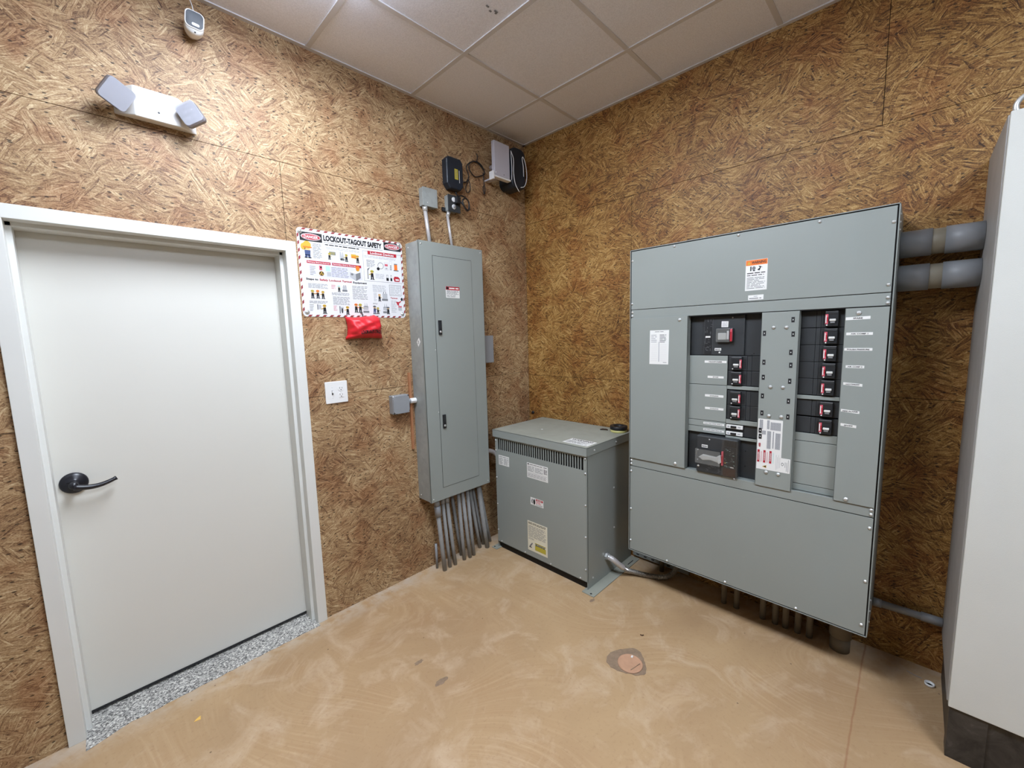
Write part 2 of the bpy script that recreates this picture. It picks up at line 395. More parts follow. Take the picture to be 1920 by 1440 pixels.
class Decal:
    """Flat printed sheet: thin base plus ink shapes on it, all one mesh."""
    def __init__(s, frame, lift=.0): s.O, s.U, s.V, s.N = [Vector(a) for a in frame]; s.mb = MB(); s.l = lift
    def P(s, u_, v_, k): return s.O+s.U*u_+s.V*v_+s.N*(s.l+.0005+.00035*k)
    def poly(s, pts, mat, k=0): s.mb.add([s.P(a, b, k) for a, b in pts], [tuple(range(len(pts)))], mat); return s
    def rect(s, u0, v0, u1, v1, mat, k=0):
        u0, u1 = min(u0, u1), max(u0, u1); v0, v1 = min(v0, v1), max(v0, v1)
        return s.poly([(u0, v0), (u1, v0), (u1, v1), (u0, v1)], mat, k)
    def base(s, pts, th, mat): s.mb.prism(pts, s.l, s.l+th, (s.O, s.U, s.V, s.N), mat); s.l += th-.0003; return s
    def sheet(s, u0, v0, u1, v1, mat, th=.0006): return s.base([(u0, v0), (u1, v0), (u1, v1), (u0, v1)], th, mat)
    def ell(s, cu, cv, a, b, mat, k=0, n=24): return s.poly([(cu+a*math.cos(2*math.pi*i/n), cv+b*math.sin(2*math.pi*i/n)) for i in range(n)], mat, k)
    def frame(s, u0, v0, u1, v1, t, mat, k=1):
        s.rect(u0, v0, u1, v0+t, mat, k); s.rect(u0, v1-t, u1, v1, mat, k); s.rect(u0, v0, u0+t, v1, mat, k); s.rect(u1-t, v0, u1, v1, mat, k); return s
    def text(s, body, u0, v0, h, mat, k=1, width=None, rot=False, off=.03):
        vs, fs = text_mesh(body, off)
        x0 = min(a for a, b in vs); x1 = max(a for a, b in vs); y0 = min(b for a, b in vs); y1 = max(b for a, b in vs)
        ky = h/(y1-y0); kx = (width/(x1-x0)) if width else ky
        if rot: pts = [s.P(u0-(b-y0)*ky, v0+(a-x0)*kx, k) for a, b in vs]
        else: pts = [s.P(u0+(a-x0)*kx, v0+(b-y0)*ky, k) for a, b in vs]
        s.mb.add(pts, fs, mat); return s
    def lines(s, u0, v0, u1, v1, n, mat, k=1, th=.45, seed=1):
        """rows of print too small to read: word-length dashes"""
        rd = random.Random(seed); step = (v1-v0)/n; W_ = u1-u0
        for i in range(n):
            v_ = v1-step*(i+.5); x = u0; end = u1-(W_*rd.random()*.35 if i % 3 == 2 else W_*rd.random()*.08)
            while x < end-step*.3:
                L = min(rd.uniform(1.5, 5)*step, end-x); s.rect(x, v_-step*th/2, x+L, v_+step*th/2, mat, k); x += L+step*.55
        return s
    def fig(s, cu, v0, h, hat, body, k=1, flip=1):
        """small generic worker drawing: head, hard hat, torso, legs"""
        hw = h*.16
        s.ell(cu, v0+h*.78, hw*.95, h*.15, M['skin'], k); s.ell(cu, v0+h*.86, hw*1.15, h*.12, hat, k+1, 14)
        s.rect(cu-hw*1.4, v0+h*.80, cu+hw*1.4, v0+h*.84, hat, k+1)
        s.poly([(cu-hw, v0+h*.28), (cu+hw, v0+h*.28), (cu+hw*.8, v0+h*.66), (cu-hw*.8, v0+h*.66)], body, k)
        s.poly([(cu, v0+h*.55), (cu+flip*hw*2.3, v0+h*.46), (cu+flip*hw*2.3, v0+h*.53), (cu, v0+h*.66)], hat, k)
        s.rect(cu-hw*.95, v0, cu-hw*.15, v0+h*.3, body, k); s.rect(cu+hw*.15, v0, cu+hw*.95, v0+h*.3, body, k)
        s.rect(cu-hw*1.4, v0, cu-hw*.1, v0+h*.06, M['ink'], k+1); s.rect(cu+hw*.1, v0, cu+hw*1.5, v0+h*.06, M['ink'], k+1); return s
    def done(s, name, parent=None, **kw): return build(name, s.mb, None, parent, **kw)

# ------------------------------------------------------------------ room shell
XL, YB = -5.6, -5.0
def structure(name, mb, mat=None, **kw): return build(name, mb, mat, kind='structure', **kw)
structure('floor', MB().box(XL-.1, .1, YB-.1, .30, -.1, 0), M['floor'])
T_ = .61; GX = -.41; GY = -.52
cl = MB().box(XL-.1, .1, YB-.1, .1, H+.012, H+.1)
ceil = structure('ceiling', cl, M['tile'])
def in_light(x, y):
    return any(abs(x-lx) < .30 and abs(y-ly) < .605 for (lx, ly), _ in LIGHTS)
g = MB()
x = GX
while x > XL:
    y = 0.0; a = YB
    g.box(x-.012, x+.012, YB, 0, H-.002, H+.012); x -= T_
y = GY
while y > YB:
    # cross tees between the mains, interrupted where a light panel sits
    xs = 0.0; xx = GX+T_
    while xx-T_ > XL-.3:
        cx_ = xx-T_/2
        if not in_light(cx_, y): g.box(max(xx-T_, XL), min(xx, 0), y-.012, y+.012, H-.001, H+.012)
        xx -= T_
    y -= T_
g.box(XL, 0, -.022, 0, H-.0025, H+.012); g.box(-.022, 0, YB, 0, H-.0025, H+.012)
M['tbar'] = pmat('ceiling_grid_paint', srgb(208, 206, 206), .5, var=0)
build('ceiling_grid', g, M['tbar'], ceil)
tl = MB(); rd = random.Random(3)
x = GX+T_
while x > XL:
    y = GY+T_
    while y > YB:
        x0, x1, y0, y1 = max(x-T_, XL)+.004, min(x, 0)-.004, max(y-T_, YB)+.004, min(y, 0)-.004
        if x1 > x0 and y1 > y0 and not in_light((x0+x1)/2, (y0+y1)/2):
            dz = rd.uniform(.001, .005); tl.box(x0, x1, y0, y1, H+dz, H+.011)
        y -= T_
    x -= T_
build('ceiling_tile_field', tl, M['tile'], ceil)
# a pair of small grey scuffs on one tile
sc_ = MB()
for dx, dy, ll in ((0, 0, .016), (.03, .012, .012), (.047, -.004, .02), (.058, .004, .01)):
    sc_.box(-1.15+dx, -1.15+dx+ll, -.84+dy, -.832+dy, H+.0002, H+.0012)
build('scuff_mark', sc_, M['ink2'], ceil)

# left wall (y = 0): OSB sheets around the door opening
DX0, DX1, DZ = -2.775, -1.765, 2.083
Z1, Z2 = 1.275, 2.465
wl = MB()
ex0, ex1, ez = DX0+.01, DX1-.01, DZ-.01
e = .0012
wl.box(ex1, -.60-e, 0, .011, 0, Z1-e); wl.box(-.60+e, 0, 0, .011, 0, Z1-e)
wl.box(ex1, 0, 0, .011, Z1+e, ez)                              # right of the door
wl.box(-1.803+e, 0, 0, .011, ez, Z2-e)                         # above, right sheet
wl.box(XL, -1.803-e, 0, .011, ez, Z2-e)                        # above the door
wl.box(XL, ex0, 0, .011, 0, Z1-e); wl.box(XL, ex0, 0, .011, Z1+e, ez)
wl.box(-.855+e, 0, 0, .011, Z2+e, H+.02); wl.box(-3.295+e, -.855-e, 0, .011, Z2+e, H+.02); wl.box(XL, -3.295-e, 0, .011, Z2+e, H+.02)
WLf = structure('wall_left', wl, M['osb_left'])
bk = MB().box(XL, ex0, .011, .06, 0, H+.02, None).box(ex1, .06, .011, .06, 0, H+.02).box(ex0, ex1, .011, .06, ez, H+.02)
build('sheet_backing', bk, M['void'], WLf)
# right wall (x = 0)
Zr1, Zr2 = 1.248, 2.457
wr = MB()
for a, b_, z0, z1 in ((-.935, 0, Zr1, Zr2), (-3.375, -.935, Zr1, Zr2), (YB, -3.375, Zr1, Zr2), (-2.146, 0, Zr2, H+.02), (-4.586, -2.146, Zr2, H+.02), (YB, -4.586, Zr2, H+.02),
                      (-1.70, 0, 0, Zr1), (-4.14, -1.70, 0, Zr1), (YB, -4.14, 0, Zr1)):
    wr.box(0, .011, a+e, b_-e, z0+e if z0 else 0, z1-e)
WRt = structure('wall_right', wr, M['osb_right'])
build('sheet_backing', MB().box(.011, .06, YB, .06, 0, H+.02), M['void'], WRt)
M['backwall'] = pmat('mid_grey_wall_paint', srgb(120, 118, 114), .7, var=.03)
structure('wall_rear', MB().box(XL, 0.0, YB-.06, YB, 0, H+.02), M['backwall'])
structure('wall_far_left', MB().box(XL-.06, XL, YB-.06, .06, 0, H+.02), M['backwall'])

# door, frame and threshold
door = thing('door_1', None, None, (-2.27, .12, 0), kind='structure')
fm = MB()
fx0, fx1 = -2.725, -1.815
prof = [(0, -.015), (.05, -.015), (.05, .038), (.066, .038), (.066, .122), (.05, .122), (.05, .17), (0, .17)]   # (inward, y)
def jamb(sx, x_outer):
    pts = [(x_outer+sx*a, b_) for a, b_ in prof]
    fm.prism(pts, 0, DZ-.0499, ((0, 0, 0), (1, 0, 0), (0, 1, 0), (0, 0, 1)))
jamb(1, DX0); jamb(-1, DX1)
pts = [(b_, DZ-a) for a, b_ in prof]
fm.prism(pts, DX0, DX1, ((0, 0, 0), (0, 1, 0), (0, 0, 1), (1, 0, 0)))
build('door_frame', fm, M['frame'], door, bev=.0015)
# mitre line of the head
ml = Decal(FL(0, -.015, 0)); ml.poly([(DX1, DZ), (DX1-.05, DZ-.05), (DX1-.0512, DZ-.05), (DX1-.0012, DZ)], M['ink3'], 0); ml.done('mitre_seam', door)
build('door_leaf', MB().box(fx0+.002, fx1-.002, .124, .169, .014, DZ-.052, None), M['door'], door, bev=.001)
build('under_door_shade', MB().box(fx0+.016, fx1-.016, .121, .1238, .012, .022, None), M['black'], door)  # black strip painting the dark gap under the leaf
# lever handle
hb = MB(); HC = (-2.657, .124, 1.024)
hb.lathe([(.043, 0), (.043, .004), (.040, .010), (.030, .014), (.018, .018), (.014, .022), (.014, .055), (.012, .062), (0.0, .064)], FL(*HC), 32)
rose = build('door_handle', hb, M['handle_blk'], door)
lv = MB(); pth = []; rads = []
for i in range(17):
    t = i/16; pth.append((HC[0]+.125*t, .124-.056-.004*math.sin(t*2.6)+.010*t*t, HC[2]-.006-.012*math.sin(t*3.1)+.006*t*t)); rads.append(.0115-.004*t+(.0015 if i == 16 else 0))
lv.tube(pth, rads, 14)
build('lever', lv, M['handle_blk'], rose)
th = MB()
edge = []
rd = random.Random(5)
n = 40; yo = []
for i in range(n+1):
    x = DX0+.048+(DX1-DX0-.096)*i/n
    yo.append((x, -.030-.018*(1-i/n)-.006*rd.random()-(.035 if i < 5 else 0)*(1-i/5)))
pts = [(a, b_) for a, b_ in yo]+[(DX1-.048, .30), (DX0+.048, .30)]
th.prism(pts, 0.0002, .002, FT(0, 0, 0))
structure('trim_1', th, M['terrazzo'])

# ------------------------------------------------------------------ ceiling light panels (out of the picture, they light it)
desc = ['lit recessed ceiling light panel nearest the door and corner', 'lit recessed ceiling light panel in the row behind, near the white cabinet',
        ]
for ((lx, ly), pw), ds in zip(LIGHTS, desc):
    t = thing('ceiling_light', ds, 'ceiling light', (lx, ly, H), 'recessed ceiling light panels')
    fr = MB()
    for a, b_, c, d in ((lx-.30, lx+.30, ly-.605, ly-.58), (lx-.30, lx+.30, ly+.58, ly+.605), (lx-.30, lx-.275, ly-.605, ly+.605), (lx+.275, lx+.30, ly-.605, ly+.605)):
        fr.box(a, b_, c, d, H-.004, H+.011)
    build('frame', fr, M['frame'], t)
    build('diffuser', MB().box(lx-.277, lx+.277, ly-.583, ly+.583, H-.055, H+.004), M['diffuser'], t)

# ================================================================== things on the door wall
# ---- emergency light
el = thing('emergency_light', 'white twin-head emergency light on the wall above the door', 'emergency light', (-2.26, 0, 2.535))
eb = MB()
bm = bmesh.new()
out = [(-2.395, 0, 2.487, 2.585), (-2.335, -.062, 2.479, 2.593), (-2.195, -.062, 2.479, 2.593), (-2.130, 0, 2.487, 2.585)]
vv = [(bm.verts.new((x, y, z0)), bm.verts.new((x, y, z1))) for x, y, z0, z1 in out]
for i in range(3): bm.faces.new((vv[i][0], vv[i+1][0], vv[i+1][1], vv[i][1]))
bm.faces.new([v_[1] for v_ in vv]); bm.faces.new([v_[0] for v_ in vv][::-1]); bm.faces.new((vv[3][0], vv[0][0], vv[0][1], vv[3][1]))
bmesh.ops.recalc_face_normals(bm, faces=bm.faces)
bmesh.ops.bevel(bm, geom=bm.edges[:], offset=.004, segments=2, affect='EDGES', profile=.5)
eb.frombm(bm, M['white'])
build('housing', eb, None, el)
tb = MB(); tb.lathe([(.004, 0), (.004, .0015), (.0028, .002)], FL(-2.262, -.0615, 2.512), 14, M['black']); build('test_button', tb, None, el)
def lamp_head(c, N, upv, s_, mount):
    N = Vector(N).normalized(); V = Vector(upv); V = (V-N*V.dot(N)).normalized(); Uu = V.cross(N).normalized(); c = Vector(c)
    fr_ = (c, Uu, V, N)
    h = MB(); h.prism(rr(s_, s_, .014), -.022, 0, fr_, M['lamp_back'])
    h.prism(rr(s_*.62, s_*.62, .012), -.040, -.022, fr_, M['white'])
    h.tube([c-N*.038, Vector(mount)], .011, 12, M['white'])
    hd = build('lamp_head', h, None, el)
    l = MB(); l.prism(rr(s_*.97, s_*.97, .013), .0175, .0205, fr_, M['lens'], bev=.0012)
    ring = MB(); pts = rr(s_*.985, s_*.985, .014); 
    build('lens', l, None, hd)
    wl_ = MB(); n = len(pts); vs = []
    for p_ in pts: vs.append(c+Uu*p_[0]+V*p_[1])
    for p_ in pts: vs.append(c+Uu*p_[0]+V*p_[1]+N*.0175)
    wl_.add(vs, [(i, (i+1) % n, n+(i+1) % n, n+i) for i in range(n)], M['lens'])
    build('lens_skirt', wl_, None, hd)
    rf = MB()
    for a, b_ in ((-.012, .010), (.012, .010), (-.012, -.012), (.012, -.012)):
        rf.lathe([(.003, .002), (.010, .012)], (c+Uu*a+V*b_, Uu, V, N), 12, M['reflector'])
    build('reflector', rf, None, hd)
lamp_head((-2.388, -.098, 2.524), (.12, -.90, -.42), (.43, .02, .86), .088, (-2.372, -.026, 2.528))
lamp_head((-2.163, -.100, 2.526), (-.43, -.88, -.16), (-.49, .12, .87), .079, (-2.155, -.028, 2.53))

# ---- security camera under the ceiling
cm = thing('security_camera', 'small white camera with dark square face high on the wall', 'security camera', (-2.108, 0, 2.93))
b_ = MB(); N = Vector((-.08, -.985, -.13)).normalized(); V = Vector((.10, 0, 1)); V = (V-N*V.dot(N)).normalized(); Uu = V.cross(N).normalized(); c0 = Vector((-2.112, -.088, 2.916))
fr_ = (c0, Uu, V, N)
b_.prism(rr(.066, .066, .018, 6), -.034, .0, fr_, M['white'], bev=.002)
b_.lathe([(.0, -.085), (.020, -.08), (.030, -.066), (.0335, -.045), (.034, -.02), (.030, -.004)], (c0-V*.018-N*.0, Uu, V, N), 24, M['white'])
build('housing', b_, None, cm)
p_ = MB(); p_.prism(rr(.058, .058, .015, 6), 0, .0015, fr_, M['navy']); fp = build('face_plate', p_, None, cm)
p_ = MB(); p_.prism(rr(.026, .010, .0048, 6, 0.004, -.018), .0015, .0025, fr_, M['white']); build('sensor_window', p_, None, fp)
p_ = MB(); p_.lathe([(.0028, 0), (.0028, .001)], (c0-V*.045-N*.0035+Uu*.003, Uu, V, (N-V*.35).normalized()), 12, M['black']); build('port', p_, None, cm)
p_ = MB(); p_.tube([(-2.11, -.045, 2.905), (-2.11, -.012, 2.905)], .008, 12, M['white']).lathe([(.02, 0), (.02, .006), (.009, .012)], FL(-2.11, -.0, 2.905), 20, M['white']); build('wall_mount', p_, None, cm)
cb = MB(); cb.tube(smooth_path([(-2.105, -.05, 2.925), (-2.104, -.047, 2.955), (-2.108, -.05, 2.99), (-2.118, -.045, 3.03), (-2.12, -.044, 3.054)]), .002, 8, M['white'])
build('cable', cb, None, loc=(-2.105, -.03, 3.0), label='thin white cable running up from the wall camera to the ceiling', cat='cable')

# ---- safety poster
PX, PZ = -1.753, 1.706
pst = thing('safety_poster', 'lockout-tagout safety poster with red striped border beside the door', 'poster', (PX, 0, PZ))
d = Decal(FL(PX, -.0005, PZ))
K = .001
d.base(rr(.610, .457, .02, 4, .305, .2285), .0018, M['print_paper'])
def pr(x0, y0, x1, y1, m, k=1): d.rect(x0*K, y0*K, x1*K, y1*K, M[m], k)
def pt(s_, x, y, h, m, k=2, w=None, rot=False): d.text(s_, x*K, y*K, h*K, M[m], k, None if w is None else w*K, rot)
# barber-pole border
x = 22
while x < 580:
    for yy, up in ((447, 1), (.8, 1)):
        d.poly([(x*K, yy*K), ((x+17)*K, yy*K), ((x+27)*K, (yy+9.2)*K), ((x+10)*K, (yy+9.2)*K)], M['stripe'], 1)
    x += 38
y = 24
while y < 415:
    for xx in (.8, 600.2):
        d.poly([(xx*K, y*K), ((xx+9)*K, (y+10)*K), ((xx+9)*K, (y+27)*K), (xx*K, (y+17)*K)], M['stripe'], 1)
    y += 38
for (x0, x1, y0, y1) in ((14, 127, 392, 437), (487, 600, 401, 446)):
    pr(x0, y0, x1, y1, 'ink'); cx, cy = (x0+x1)/2, (y0+y1)/2
    d.ell(cx*K, cy*K, .051, .0175, M['print_paper'], 2); d.ell(cx*K, cy*K, .0485, .0155, M['red'], 3)
    d.ell(cx*K, cy*K, .046, .0135, M['print_paper'], 4); d.ell(cx*K, cy*K, .0445, .0122, M['red'], 5)
    pt('DANGER', cx-36, cy-8, 15, 'print_paper', 6, 72)
d.text('LOCKOUT-TAGOUT SAFETY', .134, .404, .031, M['ink'], 2, .340, False, .055)
pr(134, 395.5, 478, 397, 'ink'); d.lines(.141, .381, .335, .390, 1, M['ink'], 2, .5, 4)
# helmeted worker drawing and its text
d.ell(.028, .362, .013, .017, M['yellow'], 2); d.ell(.047, .372, .020, .020, M['yellow'], 3); d.rect(.026, .357, .070, .364, M['orange'], 4)
d.ell(.048, .352, .014, .012, M['skin'], 2)
d.poly([(.034, .318), (.060, .318), (.063, .345), (.033, .345)], M['blue'], 3); d.rect(.034, .309, .046, .322, M['blue'], 3); d.rect(.049, .309, .061, .322, M['blue'], 3)
d.rect(.031, .305, .046, .310, M['ink'], 4); d.rect(.049, .305, .065, .310, M['ink'], 4)
d.lines(.075, .307, .121, .384, 12, M['ink2'], 1, .4, 2)
# three small scenes
d.lines(.145, .362, .335, .376, 2, M['ink3'], 1, .4, 3)
pr(160, 334, 195, 352, 'ink2'); d.lines(.162, .336, .193, .350, 4, M['olive'], 2, .4, 9); d.fig(.160, .309, .036, M['olive'], M['ink'], 3)
d.poly([(.219, .357), (.225, .357), (.232, .315), (.216, .315)], M['ink3'], 1); d.poly([(.232, .357), (.236, .357), (.242, .318), (.228, .318)], M['ink3'], 1); pr(220, 310, 243, 321, 'ink2'); d.fig(.254, .307, .042, M['olive'], M['ink'], 3, -1)
d.rect(.282, .330, .312, .352, M['yellow'], 1); d.rect(.284, .334, .310, .341, M['orange'], 2); d.fig(.319, .306, .044, M['yellow'], M['ink'], 3, -1)
# energy sources band
pr(32, 213, 341, 297, 'lilac'); pr(39, 279, 163, 293, 'red', 2); pr(171, 279, 337, 293, 'red', 2)
pt('Primary Energy Sources', 44, 281.5, 8, 'print_paper', 3, 114); pt('Secondary Energy Sources', 176, 281.5, 8, 'print_paper', 3, 128)
d.lines(.052, .217, .083, .268, 6, M['ink2'], 2, .3, 5); d.lines(.165, .217, .262, .271, 8, M['ink2'], 2, .35, 6)
pr(101, 248, 116, 271, 'pink', 2); d.ell(.110, .262, .005, .005, M['ink'], 3); pr(135, 246, 158, 272, 'mint', 2); pr(140, 219, 162, 241, 'ink3', 2)
d.ell(.111, .230, .0135, .0125, M['yellow'], 2); d.ell(.111, .230, .012, .011, M['ink'], 3)
for a in (90, 210, 330):
    d.poly([(.111, .230), (.111+.010*math.cos(math.radians(a-28)), .230+.009*math.sin(math.radians(a-28))), (.111+.010*math.cos(math.radians(a+28)), .230+.009*math.sin(math.radians(a+28)))], M['yellow'], 4)
d.poly([(.268, .252), (.296, .262), (.330, .252), (.330, .222), (.302, .206), (.268, .224)], M['print_paper'], 2)
d.poly([(.302, .244), (.330, .254), (.330, .222), (.302, .206)], M['ink2'], 3); d.poly([(.268, .252), (.302, .244), (.302, .206), (.268, .224)], M['ink3'], 3); d.ell(.280, .240, .008, .006, M['ink2'], 4)
d.ell(.315, .278, .012, .012, M['orange'], 4); d.ell(.315, .268, .010, .009, M['yellow'], 3)
pt('Steps to', 29, 189, 14, 'ink', 2, 62); pt('Safely Lockout Tagout', 98, 189, 14, 'red', 2, 178); pt('Equipment', 283, 187, 14, 'ink', 2, 82)
# procedure columns
d.lines(.037, .150, .140, .176, 5, M['ink2'], 1, .35, 11); d.fig(.056, .097, .045, M['olive'], M['ink'], 2); d.fig(.083, .097, .046, M['orange'], M['ink'], 2, -1); d.fig(.110, .096, .043, M['yellow'], M['ink'], 2, -1)
d.lines(.037, .070, .136, .085, 3, M['ink2'], 1, .4, 12); d.lines(.036, .028, .058, .066, 5, M['ink2'], 1, .3, 13); pr(75, 38, 80, 66, 'ink2'); pr(82, 40, 96, 64, 'ink3'); d.fig(.113, .017, .050, M['yellow'], M['ink'], 3, -1)
d.lines(.158, .152, .181, .175, 4, M['pink'], 1, .35, 14); d.fig(.200, .138, .036, M['mint'], M['ink'], 2); pr(218, 141, 246, 151, 'ink2'); pr(221, 151, 243, 170, 'ink3'); pr(226, 170, 230, 176, 'ink2'); pr(236, 170, 240, 176, 'ink2')
d.lines(.158, .118, .262, .134, 3, M['ink2'], 1, .35, 15); d.lines(.162, .066, .258, .112, 8, M['ink2'], 1, .35, 16); d.lines(.162, .033, .182, .063, 5, M['pink'], 1, .3, 17)
pr(194, 20, 200, 60, 'ink2'); d.rect(.201, .030, .218, .056, M['ink3'], 1); d.rect(.206, .022, .213, .048, M['ink'], 2); d.fig(.240, .014, .048, M['yellow'], M['ink'], 2, -1)
d.lines(.276, .100, .368, .178, 11, M['ink2'], 1, .32, 18); d.fig(.291, .027, .052, M['orange'], M['ink'], 2); d.fig(.316, .027, .052, M['olive'], M['ink'], 2)
for X_ in (.345, .470): 
    for dx in (0, .012): d.poly([(X_+dx, .086), (X_+dx+.005, .060), (X_+dx-.004, .060)], M['ink3'], 1)
    d.rect(X_-.010, .043, X_+.020, .064, M['ink3'], 1); d.rect(X_-.012, .026, X_+.024, .038, M['ink2'], 1)
d.lines(.400, .150, .488, .191, 6, M['ink3'], 1, .4, 19); d.lines(.403, .095, .425, .146, 8, M['ink3'], 1, .4, 20); d.fig(.440, .096, .044, M['skin'], M['ink'], 2); pr(455, 100, 494, 112, 'ink2'); pr(460, 113, 492, 143, 'ink3'); pr(466, 143, 470, 152, 'ink2'); pr(480, 143, 484, 152, 'ink2')
d.lines(.396, .076, .424, .086, 2, M['ink2'], 1, .4, 21); d.fig(.404, .021, .050, M['ink2'], M['blue'], 2); d.fig(.425, .021, .040, M['olive'], M['ink'], 2); d.fig(.492, .021, .046, M['ink2'], M['ink'], 2, -1)
# devices box
d.frame(.352, .210, .600, .381, .0012, M['ink2'], 1); pr(382, 363, 568, 383, 'red', 2); pt('Lockout Devices', 398, 366, 14, 'print_paper', 3, 152)
d.lines(.360, .343, .580, .357, 2, M['ink3'], 1, .35, 22); d.lines(.372, .291, .425, .333, 6, M['ink2'], 1, .35, 23)
n = 20
for i in range(n):
    a0, a1 = 2*math.pi*i/n, 2*math.pi*(i+1)/n
    d.poly([(.460+.019*math.cos(a0), .305+.019*math.sin(a0)), (.460+.019*math.cos(a1), .305+.019*math.sin(a1)), (.460+.0165*math.cos(a1), .305+.0165*math.sin(a1)), (.460+.0165*math.cos(a0), .305+.0165*math.sin(a0))], M['ink2'], 1)
d.ell(.443, .286, .009, .009, M['ink'], 2); d.frame(.484, .283, .509, .326, .0012, M['ink3'], 1); d.rect(.487, .306, .506, .318, M['pink'], 2); d.rect(.490, .288, .503, .297, M['ink3'], 2)
d.frame(.518, .283, .534, .337, .001, M['ink3'], 1)
for yy in (.290, .300, .310): d.ell(.526, yy, .004, .004, M['ink2'], 2)
d.rect(.549, .287, .570, .324, M['orange'], 2); d.rect(.544, .282, .578, .288, M['ink2'], 2); d.rect(.549, .320, .570, .326, M['ink2'], 3)
d.poly([(.374, .280), (.392, .290), (.378, .270), (.378, .222), (.373, .222)], M['ink2'], 2); d.fig(.402, .220, .056, M['olive'], M['ink'], 2, -1); d.lines(.424, .228, .480, .258, 5, M['ink3'], 1, .35, 24)
for X_, w2 in ((.500, .008), (.525, .006)):
    d.frame(X_-w2*.7, .236, X_+w2*.7, .255, .0018, M['ink2'], 2); d.rect(X_-w2, .220, X_+w2, .237, M['ink'], 3)
d.poly([(.540, .236), (.548, .249), (.572, .249), (.583, .240), (.580, .219), (.546, .219)], M['red'], 2); d.rect(.553, .225, .576, .234, M['print_paper'], 3)
d.frame(.508, .133, .588, .197, .0018, M['ink2'], 1); d.lines(.513, .138, .584, .192, 7, M['ink3'], 1, .4, 25)
pt('Tagout', 512, 112, 11, 'red', 2, 48); d.lines(.514, .030, .552, .106, 10, M['ink3'], 1, .4, 26)
d.poly([(.548, .098), (.568, .096), (.582, .104), (.584, .099), (.566, .086), (.570, .074), (.558, .076)], M['red'], 2); d.ell(.589, .113, .008, .010, M['ink'], 2); d.rect(.562, .044, .586, .072, M['ink3'], 2); d.rect(.562, .064, .586, .072, M['pink'], 3)
d.done('printed_sheet', pst)
for wx, wz in ((15, 437), (589, 442), (21, 23), (588, 23)):
    s_ = MB(); s_.lathe([(.0125, 0), (.0125, .0014), (.010, .002), (.0055, .0022), (.0055, .0045), (.002, .0055)], FL(PX+wx*K, -.0022, PZ+wz*K), 20, M['chrome'])
    build('washer_screw', s_, None, pst)

# ---- red pouch under the poster
pch = thing('lockout_pouch', 'red nylon lockout pouch hanging just under the safety poster', 'pouch', (-1.43, 0, 1.64))
g_ = MB(); nx, nz = 28, 18; vs = []; rd = random.Random(2)
def pouch_pt(i, j, side):
    a, b_ = i/nx, j/nz; x = -1.535+.212*a; z = 1.580+.128*b_
    x += (.010*math.sin(b_*math.pi))*(1 if a < .5 else -1)*abs(2*a-1)**3
    x += (-.006 if b_ < .12 else 0)*(1 if a < .5 else -1)
    z += .006*math.sin(a*3.0)*(1-b_) + (.010*max(0, 1-abs(a-.82)/.12) if b_ > .8 else 0)*((b_-.8)/.2) - .004*math.sin(a*7)*b_
    ed = (1-abs(2*a-1)**4)*(1-abs(2*b_-1)**3)
    wr_ = .0035*math.sin(a*23+b_*9)+.003*math.sin(a*11-b_*17+1)
    if a < .22: wr_ += .006*math.sin(b_*22+a*9)*(1-a/.22)
    y = -.012-(.066*ed**.55+wr_*min(1, ed*2)) if side else -.010
    return (x, y, z)
for side in (1, 0):
    for j in range(nz+1):
        for i in range(nx+1): vs.append(pouch_pt(i, j, side))
W1 = nx+1; off = (nx+1)*(nz+1); fs = []
for j in range(nz):
    for i in range(nx):
        a = j*W1+i; fs.append((a, a+1, a+W1+1, a+W1)); fs.append((off+a, off+a+W1, off+a+W1+1, off+a+1))
for i in range(nx): fs += [(i+1, i, off+i, off+i+1), (nz*W1+i, nz*W1+i+1, off+nz*W1+i+1, off+nz*W1+i)]
for j in range(nz): fs += [(j*W1, (j+1)*W1, off+(j+1)*W1, off+j*W1), ((j+1)*W1+nx, j*W1+nx, off+j*W1+nx, off+(j+1)*W1+nx)]
g_.add(vs, fs, M['pouch'], True); build('fabric_body', g_, None, pch)
# seam piping at the bottom and the lettering, laid over the bulging fabric
tm_v, tm_f = text_mesh('LOCKOUT-TAGOUT', .045); x0 = min(a for a, b_ in tm_v); x1 = max(a for a, b_ in tm_v)
def on_pouch(u_, v_):
    a, b_ = u_*nx, v_*nz; i, j = min(int(a), nx-1), min(int(b_), nz-1); fa, fb = a-i, b_-j
    P4 = [Vector(pouch_pt(i+di, j+dj, 1)) for dj in (0, 1) for di in (0, 1)]
    return (P4[0]*(1-fa)+P4[1]*fa)*(1-fb)+(P4[2]*(1-fa)+P4[3]*fa)*fb
lt = MB(); vs = []
for a, b_ in tm_v:
    q = on_pouch(.27+.715*(a-x0)/(x1-x0), .22+.15*b_/.72); vs.append(q+Vector((0, -.006, -.001)))
lt.add(vs, tm_f, M['ink']); build('lettering', lt, None, pch, label='black lettering on the pouch front')
hk = MB(); hk.tube(smooth_path([(-1.43, -.011, 1.700), (-1.43, -.012, 1.722), (-1.44, -.006, 1.735)]), .0025, 8, M['black']); build('hanging_loop', hk, None, pch)

